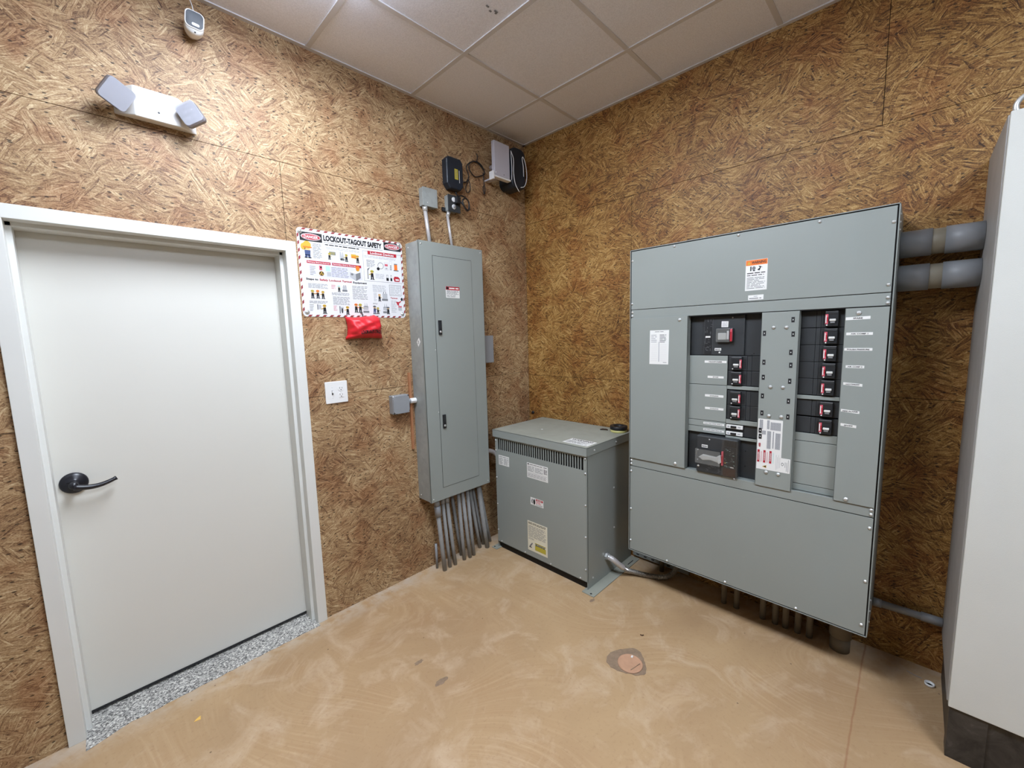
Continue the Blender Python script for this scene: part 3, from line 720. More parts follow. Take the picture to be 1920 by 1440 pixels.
# ---- switch / outlet plate
sw = thing('wall_plate', 'white combination plate with one toggle switch and two outlets', 'switch plate', (-1.611, 0, 1.288))
s_ = MB(); s_.prism(rr(.124, .122, .004, 3, -1.611, 1.288), 0, .006, FL(), M['white'], bev=.0022); build('cover_plate', s_, None, sw)
s_ = MB(); s_.box(-1.639, -1.631, -.0075, -.005, 1.275, 1.300, M['ink2']); s_.box(-1.6385, -1.6315, -.017, -.006, 1.286, 1.298, M['white'], bev=.0015); build('toggle', s_, None, sw)
for zc in (1.307, 1.270):
    s_ = MB(); s_.prism([(.0165*math.cos(a)*1.0-1.587, max(-.0135, min(.0135, .0165*math.sin(a)))+zc) for a in [2*math.pi*i/28 for i in range(28)]], .006, .0078, FL(), M['white'])
    o_ = build('outlet', s_, None, sw)
    s_ = MB(); s_.box(-1.5945, -1.5925, -.0083, -.0076, zc-.001, zc+.008, M['ink']); s_.box(-1.5815, -1.5795, -.0083, -.0076, zc, zc+.007, M['ink'])
    s_.lathe([(.0026, 0), (.0026, .0006)], FL(-1.587, -.0077, zc-.007), 10, M['ink']); build('slots', s_, None, o_)
for x_, z_ in ((-1.635, 1.318), (-1.635, 1.258), (-1.587, 1.288)):
    s_ = MB(); screw(s_, FL(x_, -.006, z_), .0025, .0015, M['white']); build('plate_screw', s_, None, sw)

# ================================================================== narrow lighting panel
PXA, PXB, PY, PZA, PZB = -1.118, -.608, -.146, .515, 2.163
pn = thing('electrical_panel', 'tall narrow grey electrical panel with closed door beside the poster', 'electrical panel', (-.863, 0, .515))
s_ = MB(); s_.box(PXA+.002, PXB-.002, PY+.004, -.0005, PZA+.002, PZB-.002, M['galv']); build('enclosure', s_, None, pn, bev=.0015)
s_ = MB(); s_.box(PXA, PXB, PY, PY+.006, PZA, PZB, M['grey']); s_.box(PXA, PXA+.004, PY, PY+.02, PZA, PZB, M['grey']); s_.box(PXB-.004, PXB, PY, PY+.02, PZA, PZB, M['grey'])
build('front_trim', s_, None, pn, bev=.0015)
dx0, dx1, dz0, dz1 = -1.020, -.712, .597, 2.080
s_ = MB(); s_.box(dx0-.0025, dx1+.0025, PY-.0004, PY+.002, dz0-.0025, dz1+.0025, M['void']); build('door_gap', s_, None, pn)
s_ = MB(); s_.box(dx0, dx1, PY-.0022, PY+.002, dz0, dz1, M['grey']); pd = build('panel_door', s_, None, pn, bev=.0008)
for zc, h_ in ((1.640, .090), (1.035, .090)):
    s_ = MB(); s_.box(-1.003, -.979, PY-.0105, PY-.0022, zc-h_/2, zc+h_/2, M['black'], bev=.002); s_.box(-.999, -.983, PY-.012, PY-.0102, zc-.006, zc+h_/2-.008, M['breaker2'], bev=.001)
    s_.lathe([(.0075, 0), (.0075, .002), (.006, .003)], FL(-.991, PY-.0105, zc-h_/2+.018), 18, M['chrome']); build('latch', s_, None, pd)
for zc in (1.50, 1.10):
    s_ = MB(); screw(s_, FL(dx0-.009, PY, zc), .003, .002); build('trim_screw', s_, None, pn)
for x_ in (PXA+.018, PXB-.018):
    for zc in (PZA+.02, PZB-.02): s_ = MB(); screw(s_, FL(x_, PY, zc), .004, .003); build('trim_screw', s_, None, pn)
for z_ in (PZB-.03, PZA+.03):
    s_ = MB(); s_.lathe([(.005, 0), (.005, .002), (.003, .003)], ((PXA+.002, -.03, z_), (0, -1, 0), (0, 0, 1), (-1, 0, 0)), 12, M['chrome']); build('side_screw', s_, None, pn)
d = Decal(FL(-.931, PY-.0022, 1.829)); d.sheet(0, 0, .110, .071, M['paper']); d.rect(0, .050, .110, .071, M['red'], 1); d.rect(.004, .053, .022, .068, M['ink'], 2); d.lines(.026, .054, .104, .067, 1, M['paper'], 2, .6, 3)
d.lines(.006, .022, .104, .048, 4, M['ink2'], 1, .45, 8); d.lines(.006, .004, .08, .02, 2, M['ink2'], 1, .4, 9); d.done('warning_label', pd)
d = Decal(((PXA+.002, -.072, 1.535), (0, -1, 0), (0, 0, 1), (-1, 0, 0)))
d.base([(.0, .018), (.026, .045), (.040, .018), (.016, -.012)], .0006, M['paper']); d.lines(.012, .004, .028, .028, 3, M['ink2'], 1, .5, 5); d.done('tag_sticker', pn)

# conduits dropping from the panel to the floor
ordn = ['first', 'second', 'third', 'fourth', 'fifth', 'sixth', 'seventh', 'eighth', 'ninth', 'tenth', 'eleventh', 'twelfth']
CD = [((-1.017, -.112), (-1.049, -.100), .0145), ((-.968, -.106), (-.998, -.094), .0115), ((-.924, -.108), (-.966, -.096), .0125), ((-.842, -.105), (-.862, -.094), .0125),
      ((-.794, -.112), (-.833, -.102), .0125), ((-.756, -.108), (-.786, -.098), .0125), ((-.616, -.100), (-.676, -.090), .0165),
      ((-.817, -.040), (-.880, -.035), .0115), ((-.890, -.050), (-.930, -.045), .0115), ((-.655, -.061), (-.731, -.054), .0125), ((-.604, -.042), (-.690, -.037), .0115), ((-.540, -.048), (-.630, -.042), .0115)]
CL = ['thick grey conduit with a long coupling, leftmost full one under the narrow panel', 'second grey conduit from the left, front row under the narrow panel',
      'third grey conduit from the left with a collar, front row under the narrow panel', 'fourth grey conduit from the left, front row under the narrow panel',
      'fifth grey conduit from the left, front row under the narrow panel', 'sixth grey conduit from the left, front row under the narrow panel',
      'thickest grey conduit, rightmost of the front row under the narrow panel', 'back-row conduit seen between the third and fourth front ones', 'leftmost back-row conduit under the narrow panel, mostly hidden',
      'slanting back-row conduit just right of the sixth front one', 'back-row conduit just left of the thickest one under the narrow panel', 'rearmost slanting conduit at the far right under the narrow panel']
CB = {}
for i, ((bx, by), (tx, ty), rad) in enumerate(CD):
    t = thing('conduit', CL[i], 'conduit', (bx, by, 0), 'conduits under the narrow panel')
    s_ = MB(); s_.tube([(bx, by, .002), (bx+(tx-bx)*.3, by+(ty-by)*.3, .15), (tx, ty, .516)], rad, 14, M['pvc_dusty']); build('pipe', s_, None, t)
    if i == 0:
        p0 = Vector((tx, ty, .5155)); p1 = Vector((bx, by, 0)); dv = (p1-p0)
        s_ = MB(); s_.tube([p0, p0+dv*.10], rad*1.28, 16, M['pvc']); s_.tube([p0+dv*.10, p0+dv*.235], rad*1.48, 16, M['pvc']); build('coupling', s_, None, t)
    if i in (1, 2):
        p0 = Vector((tx, ty, .5155)); p1 = Vector((bx, by, 0)); dv = (p1-p0); s_ = MB(); s_.tube([p0, p0+dv*.10], rad*1.3, 16, M['pvc']); build('coupling', s_, None, t)
s_ = MB(); s_.tube([(-1.036, -.050, .001), (-1.034, -.046, .175)], .0085, 12, M['pvc'])
build('conduit_stub', s_, None, loc=(-1.036, -.05, 0), label='short capped conduit stub at the far left below the narrow panel', cat='conduit')

# junction box left of the panel
jb = thing('junction_box', 'square grey plastic junction box joined to the left side of the panel', 'junction box', (-1.235, 0, 1.17))
s_ = MB(); s_.box(-1.293, -1.178, -.046, -.0005, 1.112, 1.228, M['pvc'], bev=.004); build('box_body', s_, None, jb)
ch = [(-.050, -.036), (-.036, -.050), (.036, -.050), (.050, -.036), (.050, .036), (.036, .050), (-.036, .050), (-.050, .036)]
s_ = MB(); s_.prism([(-1.2355+a*1.12, 1.170+b_*1.12) for a, b_ in ch], .046, .052, FL(), M['pvc'], bev=.0015); build('lid', s_, None, jb)
for a in (-1, 1):
    for b_ in (-1, 1): s_ = MB(); screw(s_, FL(-1.2355+a*.052, -.046, 1.17+b_*.052), .0035, .003, M['black'] if (a+b_) else M['chrome']); build('lid_screw', s_, None, jb)
s_ = MB(); s_.tube([(-1.179, -.026, 1.18), (-1.150, -.026, 1.18)], .0135, 16, M['pvc']).tube([(-1.160, -.026, 1.18), (-1.119, -.026, 1.18)], .017, 8, M['white'], smooth=False); build('connector', s_, None, jb)
s_ = MB(); s_.box(-1.152, -1.137, -.014, -.0005, .86, 1.36, M['wood'])
build('wooden_strip', s_, None, loc=(-1.145, 0, .86), label='thin reddish wooden strip on the wall behind the narrow panel edge', cat='wood strip')

# small box on the right side of the panel
jb = thing('side_box', 'small flat grey cover box just right of the narrow panel', 'junction box', (-.51, 0, 1.48))
s_ = MB(); s_.box(-.604, -.472, -.076, -.0005, 1.388, 1.578, M['pvc'], bev=.004); build('box_body', s_, None, jb)
s_ = MB(); s_.box(-.604, -.469, -.082, -.076, 1.384, 1.582, M['pvc'], bev=.002); build('lid', s_, None, jb)
s_ = MB(); s_.box(-.4688, -.466, -.080, -.070, 1.475, 1.488, M['black']); build('lid_clip', s_, None, jb)

# upper galvanised box with its conduit
jb = thing('junction_box', 'square galvanised junction box above the panel, left of the black case', 'junction box', (-.96, 0, 2.45))
s_ = MB(); s_.box(-.998, -.890, -.043, -.0005, 2.408, 2.518, M['galv'], bev=.003); build('box_body', s_, None, jb)
s_ = MB(); s_.box(-1.000, -.888, -.0455, -.043, 2.406, 2.520, M['galv'], bev=.001); build('cover', s_, None, jb)
s_ = MB(); screw(s_, FL(-.965, -.0455, 2.428), .0035, .002); build('cover_screw', s_, None, jb)
cn = thing('steel_conduit', 'left steel conduit rising from the narrow panel to the galvanised box', 'conduit', (-.985, -.045, 2.163), 'conduits above the narrow panel')
s_ = MB(); s_.tube([(-.958, -.040, 2.160), (-.976, -.028, 2.390)], .0125, 14, M['emt']); build('pipe', s_, None, cn)
s_ = MB(); s_.tube([(-.975, -.0285, 2.378), (-.976, -.028, 2.408)], .0165, 14, M['chrome']); build('connector', s_, None, cn)
rb = thing('outlet_box', 'small metal outlet box with round sockets under the black case', 'outlet box', (-.80, 0, 2.46))
s_ = MB(); s_.box(-.800, -.722, -.040, -.0005, 2.412, 2.514, M['galv'], bev=.004); build('box_body', s_, None, rb)
s_ = MB(); s_.box(-.803, -.700, -.046, -.040, 2.408, 2.518, M['breaker'], bev=.003); build('cover', s_, None, rb)
s_ = MB(); s_.box(-.826, -.800, -.012, -.0005, 2.412, 2.437, M['black']); build('side_tab', s_, None, rb)
s_ = MB(); s_.lathe([(.0155, 0), (.0155, .003), (.012, .0035)], FL(-.757, -.046, 2.442), 20, M['white']); s_.lathe([(.012, 0), (.012, .0005)], FL(-.757, -.0495, 2.442), 16, M['ink3']); build('socket', s_, None, rb)
s_ = MB(); s_.lathe([(.0155, 0), (.0155, .003), (.012, .0035)], FL(-.757, -.046, 2.488), 20, M['white']); build('socket', s_, None, rb)
cn = thing('steel_conduit', 'right steel conduit rising from the narrow panel to the outlet box', 'conduit', (-.81, -.045, 2.163), 'conduits above the narrow panel')
s_ = MB(); s_.tube([(-.780, -.040, 2.160), (-.799, -.026, 2.390)], .0095, 14, M['emt']); build('pipe', s_, None, cn)
s_ = MB(); s_.tube([(-.797, -.0265, 2.378), (-.786, -.026, 2.412)], .0125, 14, M['chrome']); build('connector', s_, None, cn)
# black case
bc = thing('black_case', 'black plastic case with a yellow sticker high above the narrow panel', 'power supply', (-.795, 0, 2.63))
oc = [(-.069, -.070), (-.044, -.100), (.046, -.100), (.069, -.072), (.069, .078), (.050, .102), (-.050, .102), (-.069, .082)]
s_ = MB(); s_.prism([(-.736+a, 2.658+b_) for a, b_ in oc], .0005, .050, FL(), M['navy'], bev=.010, seg=3); build('case_body', s_, None, bc)
d = Decal(FL(-.742, -.050, 2.622)); d.sheet(0, 0, .028, .066, M['olive']); d.lines(.004, .008, .024, .060, 5, M['ink2'], 1, .3, 2); d.done('yellow_sticker', bc)
d = Decal(FL(-.704, -.050, 2.604)); d.sheet(0, 0, .003, .080, M['white']); d.done('white_stripe', bc)
s_ = MB(); s_.tube([(-.676, -.035, 2.630), (-.660, -.035, 2.628), (-.650, -.030, 2.632)], .004, 8, M['ink2']); build('cable_stub', s_, None, bc)
pc = thing('power_cord', 'black plug and looped cord on the outlet box under the black case', 'power cord', (-.775, -.06, 2.47))
s_ = MB(); s_.box(-.752, -.715, -.074, -.0496, 2.463, 2.508, M['black'], bev=.006); build('plug', s_, None, pc)
s_ = MB()
s_.tube(smooth_path([(-0.720, -0.067, 2.483), (-0.695, -0.077, 2.453), (-0.665, -0.072, 2.428), (-0.640, -0.062, 2.448), (-0.640, -0.062, 2.493), (-0.670, -0.067, 2.508), (-0.700, -0.072, 2.488), (-0.690, -0.077, 2.448), (-0.655, -0.072, 2.433), (-0.630, -0.057, 2.463), (-0.640, -0.052, 2.508), (-0.690, -0.057, 2.523), (-0.730, -0.062, 2.513), (-0.750, -0.062, 2.533)]), .0048, 8, M['black'])
build('cord', s_, None, pc)
cc = MB()
cc.tube(smooth_path([(-.647, -.030, 2.632), (-.632, -.012, 2.636), (-.606, -.010, 2.65), (-0.586, -.010, 2.69), (-0.605, -.010, 2.745), (-0.560, -.010, 2.79), (-0.506, -.010, 2.805), (-0.460, -.010, 2.79), (-0.435, -.010, 2.745), (-0.480, -.010, 2.715), (-0.530, -.010, 2.70), (-0.575, -.010, 2.73), (-0.580, -.012, 2.77), (-0.530, -.012, 2.80), (-0.480, -.012, 2.79), (-0.440, -.012, 2.76)]), .0035, 8, M['black'])
cc.tube(smooth_path([(-0.506, -.010, 2.805), (-0.500, -.010, 2.84), (-0.506, -.010, 2.86)]), .003, 8, M['black'])
cc.tube(smooth_path([(-0.586, -.010, 2.69), (-0.602, -.010, 2.64), (-0.618, -.010, 2.60), (-0.600, -.010, 2.575), (-0.578, -.010, 2.60), (-0.578, -.010, 2.64), (-0.592, -.010, 2.665)]), .003, 8, M['black'])
cc.tube(smooth_path([(-0.450, -.010, 2.745), (-0.442, -.010, 2.66), (-0.435, -.010, 2.63), (-0.445, -.010, 2.60), (-0.455, -.010, 2.64), (-0.445, -.010, 2.66)]), .003, 8, M['black'])
build('coiled_cable', cc, None, loc=(-.48, 0, 2.75), label='black cable coiled on the wall between the black case and white box', cat='cable')
# white box in the corner
wb = thing('network_box', 'white rectangular box on a bracket up in the room corner', 'network box', (-.36, 0, 2.82))
s_ = MB(); s_.box(-.443, -.292, -.125, -.095, 2.705, 2.935, M['offwhite'], bev=.003); build('housing', s_, None, wb)
s_ = MB(); s_.box(-.462, -.447, -.128, -.085, 2.672, 2.728, M['white'], bev=.003); s_.box(-.452, -.285, -.128, -.09, 2.690, 2.703, M['white'], bev=.002); s_.box(-.43, -.39, -.095, -.0005, 2.690, 2.700, M['offwhite']); s_.tube([(-.36, -.095, 2.80), (-.36, -.001, 2.80)], .02, 12, M['offwhite']); build('bracket', s_, None, wb)
s_ = MB(); s_.lathe([(.003, 0), (.003, .002)], FL(-.352, -.125, 2.722), 12, M['ink2']); build('status_dot', s_, None, wb); s_ = MB(); s_.lathe([(.0035, 0), (.0035, .003)], FL(-.432, -.125, 2.722), 12, M['white']); build('cover_screw', s_, None, wb)
dk = thing('black_device', 'dark upright device in the room corner right of the white box', 'network device', (-.2, 0, 2.82))
s_ = MB(); s_.prism(rr(.150, .285, .050, 6, -.205, 2.800), .002, .135, FL(), M['navy'], bev=.012, seg=3); build('housing', s_, None, dk)
wc = MB()
wc.tube(smooth_path([(-.278, -.13, 2.90), (-.276, -.15, 2.84), (-.278, -.15, 2.75), (-.265, -.15, 2.68), (-.235, -.15, 2.64), (-.215, -.145, 2.63)]), .0025, 8, M['white'])
wc.tube(smooth_path([(-.282, -.13, 2.905), (-.29, -.14, 2.86), (-.285, -.14, 2.78), (-.29, -.14, 2.70)]), .0022, 8, M['white'])
wc.tube(smooth_path([(-.20, -.145, 2.665), (-.165, -.15, 2.68), (-.142, -.152, 2.73), (-.140, -.152, 2.79), (-.152, -.15, 2.85), (-.172, -.148, 2.885), (-.178, -.145, 2.87), (-.168, -.145, 2.82), (-.166, -.145, 2.75)]), .0025, 8, M['white'])
build('white_cable', wc, None, loc=(-.2, -.14, 2.78), label='white cable looped over the dark device in the room corner', cat='cable')

# ================================================================== floor transformer
TXF, TYL, TYR, TZL = -.560, -.159, -.958, .853
tr = thing('transformer', 'grey floor-standing transformer cabinet with a louvred front, in the room corner', 'transformer', (-.29, -.56, 0))
def FX(z=0): return FR(TXF, 0, z)
s_ = MB()
s_.box(TXF+.001, -.022, TYR, TYR+.003, .006, TZL+.03, M['grey']); s_.box(TXF+.004, -.022, TYL-.003, TYL, .006, TZL+.03, M['grey']); s_.box(-.024, -.020, TYR, TYL, .006, TZL+.03, M['grey'])
s_.box(TXF+.004, TXF+.010, TYR, TYR+.028, .052, TZL, M['grey']); s_.box(TXF+.004, TXF+.010, TYL-.028, TYL, .052, TZL, M['grey'])
build('cabinet', s_, None, tr, bev=.001)
s_ = MB(); s_.box(TXF+.09, -.03, TYR+.01, TYL-.01, .006, TZL+.02, M['void']); s_.box(TXF+.020, TXF+.024, TYR+.004, TYL-.004, .0005, .09, M['void']); build('core', s_, None, tr)  # black block and skirt added to paint the interior and bottom gap dark
# front cover with a row of vertical slots
s_ = MB(); v0, v1 = .762, .842; nS = 38; yA, yB = -.192, -.934; st = (yA-yB)/nS
s_.box(TXF, TXF+.003, TYR+.004, TYL-.004, .052, v0, M['grey']); s_.box(TXF, TXF+.003, TYR+.004, TYL-.004, v1, TZL, M['grey'])
s_.box(TXF, TXF+.003, TYR+.004, yB, v0, v1, M['grey']); s_.box(TXF, TXF+.003, yA, TYL-.004, v0, v1, M['grey'])
for i in range(nS):
    yc = yA-st*(i+1)
    if i < nS-1: s_.box(TXF, TXF+.003, yc-.0036, yc+.0036, v0, v1, M['grey'])
s_.box(TXF, TXF+.012, TYR+.004, TYL-.004, .052, .055, M['grey'])
s_.box(TXF+.02, TXF+.022, TYR+.03, TYL-.03, v0-.01, v1+.005, M['void'])  # black sheet painting the shade behind the slots
fc = build('front_cover', s_, None, tr)
s_ = MB(); s_.box(-.572, -.010, -.966, -.150, .902, .906, M['lid_dusty'])
s_.box(-.572, -.569, -.966, -.150, TZL, .906, M['grey']); s_.box(-.013, -.010, -.966, -.150, TZL, .906, M['grey'])
s_.box(-.572, -.010, -.966, -.963, TZL, .906, M['grey']); s_.box(-.572, -.010, -.153, -.150, TZL, .906, M['grey'])
lid = build('lid', s_, None, tr, bev=.0012)
for y_, z_ in ((-.171, .826), (-.170, .752), (-.171, .548), (-.171, .345), (-.171, .146), (-.204, .064), (-.439, .064), (-.669, .064), (-.905, .064), (-.947, .836), (-.947, .745), (-.947, .546), (-.947, .344), (-.947, .135)):
    s_ = MB(); screw(s_, FR(TXF, y_, z_), .0055, .0055, None, True); build('cover_screw', s_, None, tr)
def FS(x, z, y=TYR): return ((x, y, z), (1, 0, 0), (0, 0, 1), (0, -1, 0))
for x_, z_ in ((-.253, .573), (-.502, .062), (-.25, .30)):
    s_ = MB(); screw(s_, FS(x_, z_), .0055, .0055, None, True); build('side_screw', s_, None, tr)
for x_, z_ in ((-.492, .878), (-.241, .878)):
    s_ = MB(); screw(s_, FS(x_, z_, -.966), .0055, .0055, None, True); build('lid_screw', s_, None, tr)
for sgn, y0 in ((-1, TYR), (1, TYL)):
    s_ = MB(); fw = .066 if sgn < 0 else .034; a, b_ = sorted((y0, y0+sgn*fw)); s_.box(-.592, -.020, a, b_, .0005, .006, M['lid_dusty'])
    s_.box(-.592, -.020, min(y0-sgn*.0, y0-sgn*.02), max(y0-sgn*.0, y0-sgn*.02), .0005, .006, M['lid_dusty'])
    ft = build('mounting_foot', s_, None, tr, bev=.0008)
    s_ = MB(); s_.lathe([(.0065, 0), (.0065, .0006)], FT(-.577, y0+sgn*fw*.55, .0062), 14, M['void']); s_.box(-.14, -.07, y0+sgn*fw*.65-.003, y0+sgn*fw*.65+.003, .0062, .0068, M['void']); build('bolt_slots', s_, None, ft)
d = Decal(FX()); O_ = .0
def tdec(name, u0, z0, u1, z1, mat, fn, par=None):
    d = Decal(FR(TXF, -u0, z0)); d.sheet(0, 0, u1-u0, z1-z0, M[mat]); fn(d, u1-u0, z1-z0); return d.done(name, par or fc)
tdec('rating_label', .197, .651, .302, .722, 'paper', lambda d, w_, h_: (d.lines(.006, h_-.014, w_-.006, h_-.006, 1, M['ink2'], 1, .5, 1), d.lines(.006, .006, w_*.42, h_-.018, 5, M['ink2'], 1, .4, 2), d.lines(w_*.5, .006, w_-.006, h_-.018, 6, M['ink2'], 1, .4, 3)))
def big_label(d, w_, h_):
    d.rect(.006, h_-.013, .020, h_-.005, M['ink'], 1); d.lines(.024, h_-.013, w_*.75, h_-.006, 1, M['ink'], 1, .5, 1); d.lines(w_*.8, h_-.012, w_-.006, h_-.006, 1, M['ink'], 1, .6, 2)
    d.lines(.006, .045, w_*.36, h_-.02, 4, M['ink2'], 1, .4, 3); d.lines(w_*.4, .045, w_*.78, h_-.022, 5, M['ink2'], 1, .4, 4); d.rect(w_*.82, .05, w_*.86, h_-.02, M['ink2'], 1); d.lines(w_*.88, .05, w_-.006, h_-.022, 4, M['ink'], 1, .5, 5)
    d.rect(.006, .036, w_-.006, .0372, M['ink2'], 1); d.lines(.006, .006, w_-.006, .032, 4, M['ink2'], 1, .35, 6)
tdec('data_plate', .474, .618, .657, .722, 'paper', big_label)
def hand_label(d, w_, h_):
    d.poly([(.008, h_*.5), (.014, h_*.85), (.022, h_*.8), (.018, h_*.45), (.022, h_*.2), (.012, h_*.2)], M['ink2'], 1); d.ell(.034, h_*.48, .009, .019, M['ink'], 2)
    d.rect(.048, h_*.66, w_-.004, h_*.94, M['red'], 1); d.text('DANGER', .056, h_*.72, .008, M['paper'], 2, w_-.070); d.lines(.050, h_*.30, w_-.02, h_*.6, 2, M['pink'], 1, .5, 2); d.lines(.050, h_*.06, w_-.006, h_*.26, 2, M['ink2'], 1, .45, 3)
tdec('danger_label', .500, .433, .614, .484, 'paper', hand_label)
def tall_label(d, w_, h_):
    d.lines(.008, h_-.022, w_-.008, h_-.006, 2, M['ink'], 1, .45, 1); d.lines(.008, h_*.46, w_-.008, h_-.030, 9, M['ink2'], 1, .35, 2); d.lines(.008, h_*.38, .06, h_*.44, 2, M['ink2'], 1, .4, 3)
    d.poly([(.014, .032), (.040, .062), (.046, .056), (.024, .026)], M['ink2'], 1); d.rect(.012, .022, .036, .028, M['ink'], 1); d.rect(.066, .016, w_-.014, .068, M['olive'], 1); d.lines(.070, .048, w_-.018, .066, 2, M['ink2'], 2, .5, 4)
    d.rect(.066, .050, w_-.014, .062, M['cream'], 2); d.lines(.068, .051, w_-.018, .061, 1, M['ink2'], 3, .5, 7)
tdec('instruction_label', .467, .096, .643, .309, 'cream', tall_label)
d = Decal(((-.535, -.758, .906), (0, -1, 0), (1, 0, 0), (0, 0, 1))); d.sheet(0, 0, .187, .108, M['paper']); d.text('WARNING', .014, .074, .026, M['ink'], 1, .158); d.lines(.012, .010, .175, .064, 4, M['ink2'], 1, .45, 5); d.done('warning_label', lid)

# items resting on the transformer
tp = thing('tape_roll', 'roll of black tape with a pale yellow core on the transformer lid', 'tape roll', (-.085, -.885, .906))
s_ = MB(); s_.lathe([(.053, 0), (.055, .003), (.055, .018), (.034, .018), (.034, 0)], FT(-.085, -.895, .906), 32, M['tape_y']); build('core', s_, None, tp)
s_ = MB(); s_.lathe([(.034, .0185), (.056, .0185), (.058, .020), (.058, .040), (.055, .042), (.034, .042), (.034, .0185)], FT(-.085, -.895, .906), 36, M['black']); build('tape', s_, None, tp)
cr = MB(); rd = random.Random(9)
cr.tube(smooth_path([(-.105, -.822, .911), (-.115, -.812, .916), (-.105, -.800, .912), (-.118, -.790, .915), (-.108, -.780, .911), (-.12, -.772, .909)]), .0042, 7, M['brown'])
build('wire_scrap', cr, None, loc=(-.11, -.8, .906), label='small twisted dark scrap beside the tape roll on the transformer', cat='scrap')
cr = MB(); cr.prism([(0, 0), (.010, .001), (.012, .006), (.003, .007)], 0, .003, ((-.362, -.436, .9062), (0, -1, 0), (1, 0, 0), (0, 0, 1)), M['paper'])
build('paper_bit', cr, None, loc=(-.36, -.436, .906), label='tiny white paper bit lying on the transformer lid', cat='scrap')
# metal flexible conduit from the transformer side to under the switchboard
fx = thing('flexible_conduit', 'ribbed metal flexible conduit from the transformer side to the switchboard', 'conduit', (-.2, -1.15, 0))
s_ = MB(); s_.tube([(-.350, -.959, .142), (-.350, -.975, .141)], .022, 6, M['chrome'], smooth=False).tube([(-.350, -.972, .141), (-.349, -.990, .139)], .018, 16, M['chrome'])
s_.tube(smooth_path([(-.349, -.985, .140), (-.345, -1.006, .132), (-.325, -1.024, .108), (-.300, -1.036, .080), (-.282, -1.046, .066)], 5), .0175, 16, M['emt']); build('elbow_connector', s_, None, fx)
path = smooth_path([(-.285, -1.044, .068), (-.262, -1.062, .046), (-.232, -1.092, .0315), (-.205, -1.13, .0215), (-.182, -1.18, .0175), (-.158, -1.228, .0175), (-.128, -1.268, .022), (-.104, -1.296, .050), (-.092, -1.316, .095), (-.088, -1.325, .15), (-.088, -1.328, .239)], 9)

q_ = [path[0]]; acc = 0.0
for a, b_ in zip(path[:-1], path[1:]):
    L_ = (b_-a).length; dpos = .0045-acc
    while dpos <= L_: q_.append(a+(b_-a)*(dpos/L_)); dpos += .0045
    acc = L_-(dpos-.0045)
path = q_; rads = [.0130 if i % 2 else .0170 for i in range(len(path))]
M['hose'] = pmat('interlocked_metal', srgb(168, 164, 158), .32, metal=.8, var=.03)
s_ = MB(); s_.tube(path, rads, 14, M['hose'], smooth=False); build('ribbed_hose', s_, None, fx)
# short conduit between panel and transformer
s_ = MB(); s_.tube(smooth_path([(-.607, -.085, .735), (-.57, -.088, .735), (-.52, -.095, .715), (-.49, -.115, .68), (-.485, -.140, .665), (-.485, -.158, .66)], 6), .017, 14, M['emt'])
build('conduit_link', s_, None, loc=(-.54, -.1, .7), label='short bent conduit in the gap between narrow panel and transformer', cat='conduit')
s_ = MB(); s_.box(-.020, -.0005, -1.36, -.975, .020, .048, M['galv'])
for i in range(6): s_.box(-.0206, -.0199, -1.0-.055*i-.02, -1.0-.055*i, .030, .038, M['void'])
build('strut_rail', s_, None, loc=(0, -1.15, .02), label='slotted metal strip low on the wall behind the transformer foot', cat='rail')
s_ = MB(); s_.lathe([(.013, 0), (.013, .006), (.010, .010), (.0, .011)], FR(-.0005, -.043, .932), 16, M['black'])
build('wall_plug', s_, None, loc=(0, -.043, .932), label='small round black plug in the wall above the transformer', cat='plug')

# ================================================================== switchboard
BXF = -.340; U0, U1, BZ0, BZ1 = 1.113, 2.240, .240, 2.040
sb = thing('switchboard', 'large wall-mounted grey switchboard with open breaker bays', 'switchboard', (0, -1.68, .24))
def fb(x0, x1, u0, u1, z0, z1, mat, s=None, bev=0.0): return (s or MB()).box(x0, x1, -u1, -u0, z0, z1, M[mat], bev)
s_ = MB(); t = .003
fb(BXF+.001, -.0005, U0, U0+t, BZ0, BZ1, 'grey', s_); fb(BXF+.001, -.0005, U1-t, U1, BZ0, BZ1, 'grey', s_)
fb(BXF+.001, -.0005, U0+t, U1-t, BZ0, BZ0+t, 'grey', s_); fb(BXF+.001, -.0005, U0+t, U1-t, BZ1-t, BZ1, 'grey', s_); fb(-.004, -.0005, U0+t, U1-t, BZ0+t, BZ1-t, 'grey_dark', s_)
for a, b_, c, d_ in ((U0, U0+.0035, BZ0, BZ1), (U1-.0035, U1, BZ0, BZ1), (U0, U1, BZ0, BZ0+.0035), (U0, U1, BZ1-.0035, BZ1)): fb(BXF, BXF+.003, a, b_, c, d_, 'grey', s_)
fb(BXF+.006, BXF+.008, U0+t, U1-t, BZ0+t, .826, 'void', s_); fb(BXF+.006, BXF+.008, U0+t, U1-t, 1.650, BZ1-t, 'void', s_)
fb(BXF+.006, BXF+.008, U0+t, 1.449, .826, 1.650, 'void', s_); fb(BXF+.006, BXF+.008, 2.095, U1-t, .826, 1.650, 'void', s_)
build('enclosure', s_, None, sb)
def plate(name, u0, u1, z0, z1, x=BXF, th=.003, mat='grey', par=None, bev=.0010, lip=.010):
    s_ = MB(); fb(x, x+th, u0, u1, z0, z1, mat, s_)
    return build(name, s_, None, par or sb, bev=bev)
up = plate('upper_cover', 1.1215, 2.2315, 1.7065, 2.0315)
plate('upper_rail', 1.1215, 2.2315, 1.6545, 1.7035, x=BXF+.002)
plate('lower_rail', 1.1215, 2.2315, .7795, .8275, x=BXF+.002)
lo = plate('lower_cover', 1.1215, 2.2315, .2485, .7765)
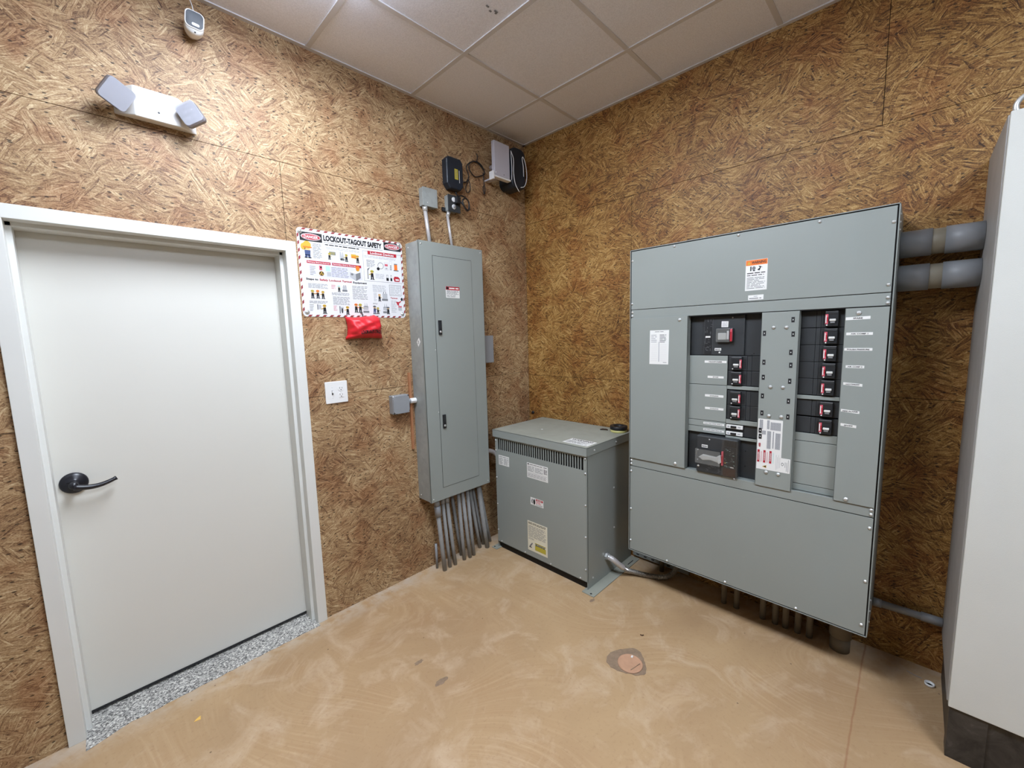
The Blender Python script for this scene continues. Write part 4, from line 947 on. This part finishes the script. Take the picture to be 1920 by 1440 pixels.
s_ = MB(); fb(BXF-.006, BXF-.003, 1.1215, 1.449, .829, 1.655, 'grey', s_); fb(BXF-.006, BXF+.035, 1.4465, 1.449, .829, 1.655, 'grey', s_); fb(BXF-.006, BXF+.005, 1.1215, 1.124, .829, 1.655, 'grey', s_); ld_ = build('left_door', s_, None, sb, bev=.0008)
s_ = MB(); fb(BXF-.004, BXF-.001, 2.095, 2.2315, .823, 1.650, 'grey', s_); fb(BXF-.004, BXF+.035, 2.095, 2.0975, .823, 1.650, 'grey', s_); rd_ = build('right_panel', s_, None, sb, bev=.0008)
s_ = MB(); fb(BXF-.004, BXF-.001, 1.790, 1.938, .820, 1.651, 'grey', s_); fb(BXF-.004, BXF+.035, 1.790, 1.7925, .820, 1.651, 'grey', s_); fb(BXF-.004, BXF+.035, 1.9355, 1.938, .820, 1.651, 'grey', s_); cs = build('centre_strip', s_, None, sb, bev=.0008)
# bay backing and ledges
s_ = MB(); fb(-.285, -.283, 1.440, 1.80, .80, 1.68, 'void', s_); fb(-.285, -.283, 1.93, 2.11, .80, 1.68, 'void', s_); build('bay_backing', s_, None, sb)
s_ = MB(); fb(BXF+.003, -.284, 1.449, 1.790, .822, .8265, 'grey', s_); fb(BXF+.003, -.284, 1.938, 2.095, .818, .8235, 'grey', s_); build('bay_sill', s_, None, sb)
def filler(u0, u1, z0, z1, x=-.312, mat='grey', name='filler_plate'): return plate(name, u0, u1, z0+.0008, z1-.0008, x=x, th=.006, mat=mat, bev=.0012)
filler(1.450, 1.639, 1.2945, 1.4465); filler(1.450, 1.639, 1.104, 1.2935); filler(1.450, 1.639, 1.070, 1.103); filler(1.450, 1.639, 1.036, 1.069)
filler(1.640, 1.790, 1.277, 1.2965); filler(1.640, 1.790, 1.100, 1.124); filler(1.640, 1.790, 1.022, 1.037)
filler(1.450, 1.790, 1.447, 1.652, x=-.298, mat='breaker'); filler(1.722, 1.790, 1.037, 1.100, x=-.300, mat='breaker'); filler(1.640, 1.722, 1.037, 1.100, x=-.298, mat='breaker2'); filler(1.450, 1.790, .826, 1.034, x=-.296, mat='breaker')
filler(1.938, 2.095, 1.255, 1.2735); filler(1.938, 2.095, 1.062, 1.100); filler(1.938, 2.095, .9595, 1.061); filler(1.938, 2.095, .8575, .9585); filler(1.938, 2.095, .826, .8565)
# one moulded-case breaker, then copies (mirrored design for the left bay)
def make_breaker(u0, u1, z0, z1, side, on=True):
    s_ = MB(); x = -.304; e_ = .0008
    if side == 'R': ea, eb_ = u1-.068, u1-.022; cuts = [u0+.055, u0+.072]
    else: ea, eb_ = u0+.018, u0+.066; cuts = [u1-.062, u1-.042]
    edges = [u0]+cuts+[u1]; zs = ((0, 0), (1, -.0018), (0, -.0008))
    for k in range(3): fb(x-(.0015 if k == (2 if side == 'R' else 0) else 0), -.290, edges[k]+e_*.6, edges[k+1]-e_*.6, z0+e_, z1-e_, 'breaker', s_)
    br = build('breaker', s_, None, sb, bev=.0008)
    zc = (z0+z1)/2
    s_ = MB(); fb(-.322, -.304, ea, eb_, z0+.004, z1-.004, 'breaker2', s_, .003); fb(-.324, -.3215, ea+.002, eb_-.002, z1-.016, z1-.007, 'breaker', s_, .001)
    es = build('escutcheon', s_, None, br)
    s_ = MB(); ra = (ea+.001, ea+.011) if side == 'R' else (eb_-.010, eb_-.001)
    fb(-.3238, -.3218, ra[0], ra[1], z0+.014, z1-.018, 'pink', s_); fb(-.3246, -.3236, ra[0]+.001, ra[0]+.0045, zc-.018, zc+.014, 'paper', s_); fb(-.3246, -.3236, ra[0]+.005, ra[1], zc-.012, zc+.006, 'red', s_)
    build('red_marking', s_, None, br)
    ta, tb_ = (ea+.016, eb_-.008) if side == 'R' else (ea+.010, eb_-.013)
    s_ = MB(); fb(-.3300, -.3216, ta, tb_, zc-.011, zc-.0015, 'toggle', s_, .002); fb(-.3270, -.3216, ta+.003, tb_-.003, zc-.020, zc-.011, 'ink2', s_, .001); build('toggle', s_, None, br, label='pale toggle of the breaker')
    s_ = MB()
    if side == 'R': s_.lathe([(.003, 0), (.003, .001)], FR(-.322, -(ea+.007), z0+.009), 10, M['paper'])
    else: s_.lathe([(.003, 0), (.003, .001)], FR(-.322, -(ea+.007), z0+.009), 10, M['paper'])
    build('test_dot', s_, None, br)
    s_ = MB(); fb(-.3262, -.3222, ea+.001, eb_-.001, z1-.0072, z1-.0058, 'ink2', s_); build('cover_edge', s_, None, br)
    s_ = MB(); fb(-.3062, -.3052, (u0+.078 if side == 'R' else u0+.072), (ea-.004 if side == 'R' else u1-.066), z0+.010, z1-.014, 'ink2' if False else 'breaker2', s_); build('rating_print', s_, None, br)
    return br
def dup_part(src, dy, dz, parent):
    c = src.copy(); COL.objects.link(c); c.parent = parent; c.location = (src.location.x, src.location.y+dy, src.location.z+dz)
    for ch_ in [q for q in bpy.data.objects if q.parent == src]:
        k = ch_.copy(); COL.objects.link(k); k.parent = c
    return c
R0 = make_breaker(1.939, 2.094, 1.575, 1.649, 'R'); ZR = [1.575, 1.4995, 1.4245, 1.3495, 1.2745, 1.1795, 1.1005]
for z_ in ZR[1:]: dup_part(R0, 0, z_-1.575, sb)
L0 = make_breaker(1.641, 1.789, 1.3725, 1.446, 'L')
for z_ in (1.2975, 1.1985, 1.1245): dup_part(L0, 0, z_-1.3725, sb)
for z0, z1 in ((1.0765, 1.096), (1.042, 1.0605)):
    s_ = MB(); fb(-.312, -.304, 1.642, 1.719, z0, z1, 'paper', s_, .001); k = build('small_switch', s_, None, sb, label='white slim switch with a black rocker')
    s_ = MB(); fb(-.317, -.312, 1.664, 1.690, z0+.004, z1-.005, 'ink', s_, .001); build('rocker', s_, None, k)
    s_ = MB(); fb(-.3126, -.3119, 1.648, 1.658, z0+.006, z1-.006, 'ink3', s_); fb(-.3126, -.3119, 1.697, 1.709, z0+.006, z1-.006, 'ink3', s_); build('rating_print', s_, None, k)
# main breaker, upper left bay
s_ = MB(); fb(-.310, -.292, 1.520, 1.711, 1.4495, 1.647, 'breaker', s_, .001); mb_ = build('main_breaker', s_, None, sb)
s_ = MB(); fb(-.3112, -.3098, 1.523, 1.563, 1.452, 1.636, 'ink2', s_); s2_ = build('circuit_print', s_, None, mb_)
d = Decal(FR(-.3112, 0, 0)); d.l = 0; d.lines(-.0, 0, .0, 0, 1, M['ink3']) if False else None
d.rect(1.5235, 1.4525, 1.5625, 1.6355, M['breaker2'], 0)
rdm = random.Random(4)
for i in range(26):
    a, b_ = 1.526+rdm.random()*.030, 1.456+rdm.random()*.172; q = rdm.random()*.008+.003; w2 = .0012
    if rdm.random() < .5: d.rect(a, b_, a+q, b_+w2, M['ink2'], 1)
    else: d.rect(a, b_, a+w2, b_+q*1.6, M['ink2'], 1)
d.rect(1.529, 1.5385, 1.553, 1.5465, M['paper'], 2); d.done('circuit_lines', mb_)
s_ = MB(); fb(-.324, -.310, 1.586, 1.664, 1.515, 1.584, 'breaker2', s_, .003); k = build('handle_frame', s_, None, mb_)
s_ = MB(); fb(-.3300, -.3238, 1.594, 1.634, 1.527, 1.561, 'toggle', s_, .003); fb(-.332, -.3238, 1.636, 1.646, 1.528, 1.571, 'white', s_, .002); build('toggle', s_, None, mb_, label='white main breaker handle')
s_ = MB(); fb(-.334, -.322, 1.652, 1.661, 1.519, 1.580, 'pink', s_, .002); fb(-.3345, -.3338, 1.653, 1.660, 1.519, 1.566, 'red', s_); build('red_marking', s_, None, mb_)
s_ = MB(); fb(-.336, -.3342, 1.587, 1.650, 1.516, 1.583, 'clear', s_); build('clear_window', s_, None, mb_)
d = Decal(FR(-.311, 0, 0)); d.base([(1.604, 1.590), (1.636, 1.589), (1.637, 1.6185), (1.605, 1.6195)], .0006, M['paper']); d.lines(1.608, 1.594, 1.633, 1.615, 5, M['ink3'], 1, .4, 3); d.done('paper_label', mb_)
def name_label(par, u0, z0, u1, z1, x, txt=None, tilt=0.0, mat='paper'):
    d = Decal(FR(x, 0, 0)); d.base([(u0, z0+tilt), (u1, z0-tilt), (u1, z1-tilt), (u0, z1+tilt)], .0006, M[mat])
    h_ = (z1-z0)
    if txt:
        w_ = min((u1-u0)*.8, len(txt)*h_*.50); uc = (u0+u1)/2; d.text(txt, uc-w_/2, z0+h_*.25, h_*.48, M['ink'], 1, w_)
    else: d.lines(u0+.004, z0+h_*.3, u1-.004, z1-h_*.3, 1, M['ink2'], 1, .7, int(u0*1000+z0*100))
    return d.done('name_label', par)
name_label(mb_, 1.575, 1.472, 1.606, 1.4845, -.310, 'MAIN')
s_ = MB(); s_.lathe([(.0045, 0), (.0045, .0012)], FR(-.310, -1.5985, 1.462), 14, M['paper']); build('test_dot', s_, None, mb_)
s_ = MB(); screw(s_, FR(-.310, -1.655, 1.636), .003, .002, M['ink3']); build('breaker_screw', s_, None, mb_)
for u_, z_ in ((1.744, 1.452), (1.752, 1.458)):
    s_ = MB(); s_.lathe([(.0022, 0), (.0022, .0015)], FR(-.298, -u_, z_), 10, M['void']); build('vent_hole', s_, None, sb)
# large breaker, lower left bay, standing proud
s_ = MB(); fb(-.350, -.292, 1.511, 1.710, .830, 1.028, 'breaker', s_, .006); bg = build('large_breaker', s_, None, sb)
s_ = MB(); fb(-.3515, -.3495, 1.645, 1.704, .880, .985, 'breaker2', s_); build('trip_unit', s_, None, bg)
d = Decal(FR(-.3515, 0, 0))
for i in range(34):
    a, b_ = 1.649+rdm.random()*.045, .884+rdm.random()*.094; q = rdm.random()*.006+.003
    d.rect(a, b_, a+q, b_+.0014, M['ink2' if i % 3 else 'mint'], 1)
d.rect(1.680, .8825, 1.696, .8865, M['paper'], 2); d.rect(1.652, .902, 1.659, .905, M['yellow'], 2); d.done('circuit_lines', bg)
d = Decal(FR(-.350, 0, 0))
for i in range(18):
    a, b_ = 1.560+rdm.random()*.072, .842+rdm.random()*.036; q = rdm.random()*.007+.003
    d.rect(a, b_, a+q, b_+.0012, M['ink2'], 1)
d.done('rating_lines', bg)
s_ = MB(); fb(-.3512, -.3495, 1.648, 1.704, .990, 1.020, 'void', s_); fb(-.3512, -.3495, 1.645, 1.704, .836, .876, 'brown', s_); build('trip_window', s_, None, bg)
s_ = MB(); fb(-.3512, -.3492, 1.517, 1.640, .890, .956, 'ink', s_); s_.box(-.3516, -.3508, -1.638, -1.530, .925, .954, M['olive']) if False else None; build('handle_recess', s_, None, bg)
s_ = MB(); s_.prism([(.0, .0), (.02, .016), (.085, .012), (.100, .024), (.108, .024), (.112, -.012), (.100, -.016), (.06, -.008), (.02, -.014)], .0, .016, FR(-.3512, -1.528, .915), M['toggle'], bev=.004, seg=3)
build('toggle', s_, None, bg, label='large pale handle of the lower left breaker')
s_ = MB(); fb(-.3690, -.3512, 1.626, 1.634, .897, .936, 'white', s_, .002); build('handle_tip', s_, None, bg)
s_ = MB(); fb(-.362, -.3495, 1.6385, 1.6475, .888, .962, 'pink', s_, .002); fb(-.3626, -.3618, 1.640, 1.646, .900, .938, 'red', s_); build('red_marking', s_, None, bg)
s_ = MB(); fb(-.3745, -.3725, 1.514, 1.637, .884, .960, 'clear', s_); fb(-.3745, -.3512, 1.514, 1.516, .884, .960, 'clear', s_); build('clear_window', s_, None, bg)
s_ = MB(); fb(-.3700, -.3680, 1.642, 1.716, .826, 1.026, 'cover_brown', s_); fb(-.3700, -.3505, 1.713, 1.716, .826, 1.026, 'cover_brown', s_); build('hinged_cover', s_, None, bg, label='clear brownish hinged cover over the trip unit')
for u_, z_ in ((1.519, .950), (1.519, .896), (1.576, 1.012), (1.705, .835)):
    s_ = MB(); screw(s_, FR(-.3512 if u_ < 1.6 else -.370, -u_, z_), .003, .002, M['ink3']); build('breaker_screw', s_, None, bg)
s_ = MB(); s_.lathe([(.005, 0), (.005, .0015)], FR(-.350, -1.523, .862), 14, M['paper']); build('test_dot', s_, None, bg)
name_label(bg, 1.538, .966, 1.568, .981, -.3500, 'MAIN')
for z_ in (.967, .888): s_ = MB(); s_.lathe([(.003, 0), (.003, .0012)], FR(-.296, -1.732, z_), 10, M['void']); build('vent_hole', s_, None, sb)
# circuit number tags and screws on the centre strip
for u_, z_ in ((1.914, 1.613), (1.804, 1.555), (1.917, 1.549), (1.912, 1.467), (1.807, 1.420), (1.914, 1.409), (1.807, 1.349), (1.913, 1.336), (1.807, 1.260), (1.912, 1.244), (1.808, 1.178), (1.913, 1.171), (1.804, 1.093), (1.805, 1.064)):
    d = Decal(FR(BXF-.004, 0, 0), lift=.0014 if z_ < 1.1 else 0); d.base([(u_-.0062, z_-.0118), (u_+.0062, z_-.0118), (u_+.0062, z_+.0118), (u_-.0062, z_+.0118)], .0006, M['ink']); d.ell(u_, z_, .0017, .0034, M['paper'], 1, 10); d.done('number_tag', cs)
for u_, z_ in ((1.840, 1.581), (1.890, 1.580), (1.838, 1.305), (1.888, 1.306), (1.837, 1.167), (1.887, 1.168), (1.836, .892), (1.886, .892)):
    s_ = MB(); screw(s_, FR(BXF-.004, -u_, z_), .0068, .007); build('strip_screw', s_, None, cs)
d = Decal(FR(BXF-.004, 0, 0)); d.base([(1.7935, .904), (1.931, .904), (1.931, .973), (1.895, .973), (1.895, 1.150), (1.7945, 1.150)], .0006, M['paper'])
d.rect(1.797, 1.003, 1.892, 1.147, M['ink3'], 0) if False else None
for u0, z0, u1, z1, n in ((1.800, 1.10, 1.815, 1.146, 3), (1.832, 1.103, 1.842, 1.146, 2), (1.846, 1.100, 1.888, 1.138, 7), (1.834, 1.008, 1.850, 1.094, 4), (1.857, 1.012, 1.862, 1.094, 1), (1.868, 1.010, 1.888, 1.088, 5), (1.812, 1.075, 1.828, 1.094, 3)):
    d.rect(u0, z0, u1, z1, M['ink3'], 1)
    for i in range(n):
        uu = u0+(u1-u0)*(i+.5)/n; rdm2 = random.Random(int(uu*1e4)); zz = z0+.002
        while zz < z1-.002: L_ = min(rdm2.uniform(.003, .012), z1-zz); d.rect(uu-.0006, zz, uu+.0006, zz+L_, M['ink2'], 2); zz += L_+.0015
d.text('ABB', 1.8085, 1.012, .009, M['red'], 2, .020, rot=True)
for i, uu in enumerate((1.7965, 1.8215, 1.8465)):
    d.rect(uu, .938, uu+.0095, .999, M['red'], 1); d.text('DANGER' if i == 0 else 'WARNING', uu+.0075, .948, .0052, M['paper'], 2, .040, rot=True)
    for q in (1, 2): d.rect(uu+.0115+q*.003, .940, uu+.0125+q*.003, .992, M['pink' if i < 2 else 'mint'], 1)
for q in range(4): d.rect(1.8745+q*.005, .912+.004*q, 1.8755+q*.005, .985-.01*(q % 2), M['ink3'], 1)
d.poly([(1.818, .918), (1.836, .913), (1.836, .927)], M['yellow'], 1); d.poly([(1.823, .919), (1.834, .916), (1.834, .924)], M['ink'], 2)
d.ell(1.901, .944, .005, .008, M['ink2'], 1, 12); d.ell(1.901, .944, .003, .005, M['paper'], 2, 12)
for uu, a, b_ in ((1.911, .930, .955), (1.917, .912, .955), (1.9235, .910, .968)): d.rect(uu, a, uu+.0016, b_, M['ink2'], 1)
d.done('data_sticker', cs)
# tape labels
RT = [(2.098, 1.603, 2.176, 1.615, 'SPARE'), (2.103, 1.540, 2.187, 1.551, 'AIR COMP 1'), (2.100, 1.476, 2.189, 1.487, 'POLISH PRESSURE'), (2.108, 1.404, 2.168, 1.415, 'AIR COMP 2'),
      (2.104, 1.330, 2.166, 1.341, 'HOTPRESS'), (2.102, 1.2155, 2.163, 1.2265, 'FIRE ALARM'), (2.104, 1.154, 2.156, 1.1655, 'SPARE')]
for i, (u0, z0, u1, z1, t_) in enumerate(RT): name_label(rd_, u0, z0, u1, z1, BXF-.004, t_, (-.0012 if i in (0,) else .0022 if i >= 4 else 0))
for u0, z0, u1, z1, t_ in ((1.528, 1.4085, 1.634, 1.4205, 'TRANSFORMER'), (1.545, 1.330, 1.623, 1.341, 'SPARE'), (1.534, 1.231, 1.625, 1.243, 'COOLING'), (1.536, 1.164, 1.627, 1.176, 'COOLING'), (1.530, 1.0835, 1.633, 1.0945, None), (1.530, 1.049, 1.633, 1.0600, None)):
    name_label(sb, u0, z0, u1, z1, -.312, t_)
# stickers on the upper cover and the left door
d = Decal(FR(BXF, 0, 0)); d.sheet(1.7135, 1.757, 1.804, 1.898, M['paper']); d.rect(1.7145, 1.873, 1.803, 1.897, M['orange'], 1); d.poly([(1.719, 1.877), (1.735, 1.877), (1.727, 1.893)], M['yellow'], 2); d.text('WARNING', 1.738, 1.879, .0125, M['ink'], 2, .060)
d.rect(1.733, 1.847, 1.738, 1.868, M['ink'], 1); d.ell(1.748, 1.859, .008, .009, M['ink2'], 1, 8); d.rect(1.744, 1.846, 1.754, 1.850, M['ink'], 2); d.poly([(1.762, 1.850), (1.773, 1.860), (1.766, 1.868), (1.776, 1.866), (1.786, 1.859), (1.778, 1.862), (1.772, 1.846)], M['ink'], 1)
d.lines(1.720, 1.833, 1.797, 1.841, 1, M['ink'], 1, .5, 3); d.lines(1.720, 1.823, 1.792, 1.831, 1, M['ink'], 1, .4, 4); d.lines(1.720, 1.764, 1.797, 1.819, 8, M['ink2'], 1, .38, 5); d.done('warning_label', up)
d = Decal(FR(BXF, 0, 0)); d.sheet(1.7285, 1.713, 1.7925, 1.7355, M['paper']); d.lines(1.752, 1.726, 1.768, 1.732, 1, M['ink3'], 1, .6, 1); d.lines(1.733, 1.716, 1.788, 1.724, 1, M['ink2'], 1, .5, 2); d.done('rating_label', up)
d = Decal(FR(BXF-.006, 0, 0)); d.base([(1.239, 1.396), (1.348, 1.396), (1.350, 1.584), (1.241, 1.584)], .0006, M['paper']); d.lines(1.270, 1.573, 1.320, 1.579, 1, M['ink2'], 1, .5, 1); d.lines(1.248, 1.515, 1.282, 1.562, 5, M['ink3'], 1, .45, 2); d.lines(1.298, 1.515, 1.336, 1.562, 6, M['ink2'], 1, .45, 3); d.rect(1.292, 1.410, 1.2965, 1.520, M['ink3'], 1); d.lines(1.318, 1.404, 1.340, 1.409, 1, M['ink2'], 1, .5, 5)
for q in range(9): d.rect(1.248, 1.415+q*.011, 1.286, 1.4156+q*.011, M['ink3'], 1); d.rect(1.302, 1.415+q*.011, 1.340, 1.4156+q*.011, M['ink3'], 1)
d.done('circuit_directory', ld_)
for u_, z_, par in ((1.405, 1.636, ld_), (1.396, .846, ld_), (2.139, 1.630, rd_), (2.138, .837, rd_)):
    s_ = MB(); screw(s_, FR(BXF-.006 if u_ < 2 else BXF-.004, -u_, z_), .0075, .006); build('door_screw', s_, None, par)
for u_, z_, par in ((1.368, 2.022, up), (1.677, 2.022, up), (1.991, 2.020, up), (2.224, 1.972, up), (2.222, 1.735, up), (1.1275, 1.979, up), (1.1275, 1.739, up), (1.1275, 1.690, sb), (1.1275, 1.669, sb), (2.224, 1.685, sb), (2.224, 1.664, sb),
                    (1.1275, .508, lo), (1.1275, .306, lo), (1.357, .2565, lo), (1.670, .2565, lo), (1.983, .2565, lo), (2.219, .292, lo), (2.221, .493, lo), (2.222, .732, lo), (2.223, .811, sb), (2.223, .791, sb), (1.1275, .811, sb), (1.1275, .791, sb), (1.1275, .745, lo)):
    s_ = MB(); screw(s_, FR(BXF+(.002 if par is sb else 0), -u_, z_), .0055, .0055); build('cover_screw', s_, None, par)
for z_ in (2.005, 1.975, 1.945, .395, .345, .295):
    s_ = MB(); screw(s_, ((-.300, -U1, z_), (1, 0, 0), (0, 0, 1), (0, -1, 0)), .004, .004); build('side_screw', s_, None, sb)

# pipes rising from the floor into the switchboard
PL = ['leftmost of the thin pipes near the middle under the switchboard', 'second thin pipe from the left in the middle group under the switchboard', 'third thin pipe under the switchboard, left of the close group of four',
      'leftmost of the close group of four pipes under the switchboard', 'second of the close group of four pipes under the switchboard', 'third of the close group of four pipes under the switchboard', 'rightmost thin pipe under the switchboard, left of the thick pipe']
for i, u_ in enumerate((1.605, 1.672, 1.803, 1.862, 1.909, 1.963, 2.013)):
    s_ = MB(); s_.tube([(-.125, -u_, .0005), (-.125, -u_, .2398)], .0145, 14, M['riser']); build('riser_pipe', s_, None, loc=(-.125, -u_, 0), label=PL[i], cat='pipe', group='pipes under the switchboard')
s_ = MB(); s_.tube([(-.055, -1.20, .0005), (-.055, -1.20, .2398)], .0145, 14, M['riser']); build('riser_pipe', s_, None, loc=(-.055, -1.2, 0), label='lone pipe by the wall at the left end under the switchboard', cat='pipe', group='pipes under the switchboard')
tk = thing('thick_pipe', 'thick pale pipe with a coupling at the right end under the switchboard', 'pipe', (-.12, -2.135, 0), 'pipes under the switchboard')
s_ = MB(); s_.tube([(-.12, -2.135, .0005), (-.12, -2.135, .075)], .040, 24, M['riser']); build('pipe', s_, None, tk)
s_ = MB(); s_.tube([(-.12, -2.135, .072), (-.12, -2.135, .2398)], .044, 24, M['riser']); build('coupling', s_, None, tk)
# conduits between switchboard and white cabinet
for zc, ds in ((1.908, 'upper of the two thick grey pipes joining switchboard and white cabinet'), (1.770, 'lower of the two thick grey pipes joining switchboard and white cabinet')):
    t = thing('thick_conduit', ds, 'conduit', (-.125, -2.36, zc), 'thick conduits between switchboard and white cabinet')
    s_ = MB(); s_.tube([(-.125, -2.300, zc), (-.125, -2.400, zc)], .0495, 28, M['pvc_cream']); build('pipe', s_, None, t, label='cream middle length of pipe')
    for a, b_ in ((-2.2405, -2.334), (-2.371, -2.4742)):
        s_ = MB(); s_.tube([(-.125, a, zc), (-.125, (a+b_)/2, zc), (-.125, b_, zc)], .0535, 28, M['pvc']); build('coupling', s_, None, t)
t = thing('small_conduit', 'slim grey conduit low on the wall between switchboard and white cabinet', 'conduit', (-.03, -2.35, .258))
s_ = MB(); s_.tube([(-.036, -2.2408, .257), (-.030, -2.4742, .258)], .0165, 16, M['pvc']); build('pipe', s_, None, t)
s_ = MB(); s_.tube([(-.031, -2.405, .258), (-.030, -2.4738, .258)], .0200, 16, M['pvc']); build('coupling', s_, None, t); s_ = MB(); s_.tube([(-.036, -2.2412, .257), (-.035, -2.272, .257)], .0195, 16, M['pvc']); build('coupling', s_, None, t)

# ================================================================== white cabinet on the right
wc_ = thing('white_cabinet', 'tall pale grey-white steel cabinet on a black plinth at the right edge', 'cabinet', (-.25, -2.88, 0))
M['cab_side'] = pmat('cabinet_side_grey', srgb(158, 155, 150), .45, var=.04, vscale=4)
s_ = MB(); s_.box(-.486, -.001, -3.285, -2.475, .203, 2.215, M['cab_side']); build('body', s_, None, wc_, bev=.003)
s_ = MB(); s_.box(-.496, -.486, -3.278, -2.482, .212, 2.206, M['void']); build('door_gap_shade', s_, None, wc_)  # black block painting shade into the gap behind the cabinet door
s_ = MB(); s_.box(-.516, -.496, -3.285, -2.478, .203, 2.215, M['white_cab']); build('cabinet_door', s_, None, wc_, bev=.002)
s_ = MB(); s_.box(-.500, -.03, -3.28, -2.486, 0, .202, M['plinth']); pl_ = build('plinth', s_, None, wc_, label='dusty black plinth')
s_ = MB(); s_.box(-.508, -.440, -2.575, -2.482, 0, .2015, M['plinth']); build('corner_piece', s_, None, pl_)
s_ = MB(); s_.lathe([(.022, 0), (.022, .006), (.012, .012)], FT(-.415, -2.522, 2.215), 20, M['chrome'])
ring = [(-.415+.0*math.cos(a), -2.522+.027*math.cos(a), 2.215+.040+.030*math.sin(a)) for a in [2*math.pi*i/28 for i in range(29)]]
s_.tube(ring, .0075, 12, M['chrome'], caps=False); build('lifting_eye', s_, None, wc_, label='zinc lifting eye bolt on the cabinet top')

# ================================================================== floor details
co = thing('floor_cleanout', 'round pinkish floor plug set in a rough grey mortar patch', 'floor plug', (-.87, -1.425, 0))
s_ = MB(); rd = random.Random(12); pts = []
for i in range(40):
    a = 2*math.pi*i/40; q = .078+.010*math.sin(3*a+1)+.006*rd.random()+(.020*max(0, math.cos(a-2.3)) if True else 0); pts.append((q*math.cos(a), q*math.sin(a)))
s_.prism(pts, .0002, .0016, FT(-.886, -1.420, 0), M['patch']); build('mortar_patch', s_, None, co)
s_ = MB(); s_.lathe([(.058, 0), (.058, .004), (.054, .0045), (.052, .0030), (.049, .0028), (.0, .0030)], FT(-.900, -1.430, .0012), 40, M['plug']); pk = build('plug', s_, None, co)
s_ = MB(); s_.tube([(-.935, -1.452, .0045), (-.872, -1.466, .0045)], .0016, 6, M['patch']); s_.box(-.905, -.860, -1.405, -1.400, .0040, .0050, M['brown']) if False else None; build('plug_groove', s_, None, pk)
s_ = MB(); s_.prism([(-.007, -.004), (.007, -.003), (.006, .005), (-.006, .004)], .0045, .007, FT(-.858, -1.418, 0), M['paper']); build('white_chip', s_, None, loc=(-.858, -1.418, .004), label='tiny white chip on the round floor plug', cat='scrap')
s_ = MB(); s_.prism([(-.012, -.004), (.010, -.010), (.013, .012), (-.001, .006)], .0003, .0012, FT(-2.397, -.241, 0), M['scrap']); build('paper_scrap', s_, None, loc=(-2.397, -.241, 0), label='small yellow paper scrap on the floor in front of the door', cat='scrap')
s_ = MB(); s_.prism([(-.002, 0), (-.001, -.012), (.010, -.016), (.011, -.011), (.004, -.008), (.003, .001)], .0003, .003, FT(-.690, -1.374, 0), M['leaf']); build('leaf_bit', s_, None, loc=(-.69, -1.378, 0), label='tiny dark leaf fragment on the floor behind the round plug', cat='scrap')
ca = MB(); ca.lathe([(.013, .0005), (.0165, .0005), (.017, .012), (.0135, .012), (.013, .002)], FT(-.125, -2.448, 0), 24, M['white']); ca.lathe([(.013, .002), (.0, .002)], FT(-.125, -2.448, 0), 24, M['void'])
build('pipe_cap', ca, None, loc=(-.125, -2.448, 0), label='small white ring cap on the floor beside the white cabinet', cat='cap')
ct = MB(); ct.tube([(-.100, -2.425, .003), (-.094, -2.395, .002), (-.085, -2.375, .002)], .0012, 6, M['ink3'])
build('wire_scrap', ct, None, loc=(-.09, -2.40, 0), label='thin pale wire scrap beside the white ring cap', cat='scrap')
for k, (cx, cy, s0) in enumerate(((-1.578, -.844, .022), (-1.586, -.670, .016), (-.62, -1.03, .014))):
    s_ = MB(); rd = random.Random(k); pts = []
    for i in range(18):
        a = 2*math.pi*i/18; q = s0*(.75+.5*rd.random()); pts.append((q*math.cos(a)*1.4, q*math.sin(a)*.7))
    s_.prism(pts, .0001, .0006, FT(cx, cy, 0), M['patch']); build('floor_stain', s_, None, bpy.data.objects['floor'])
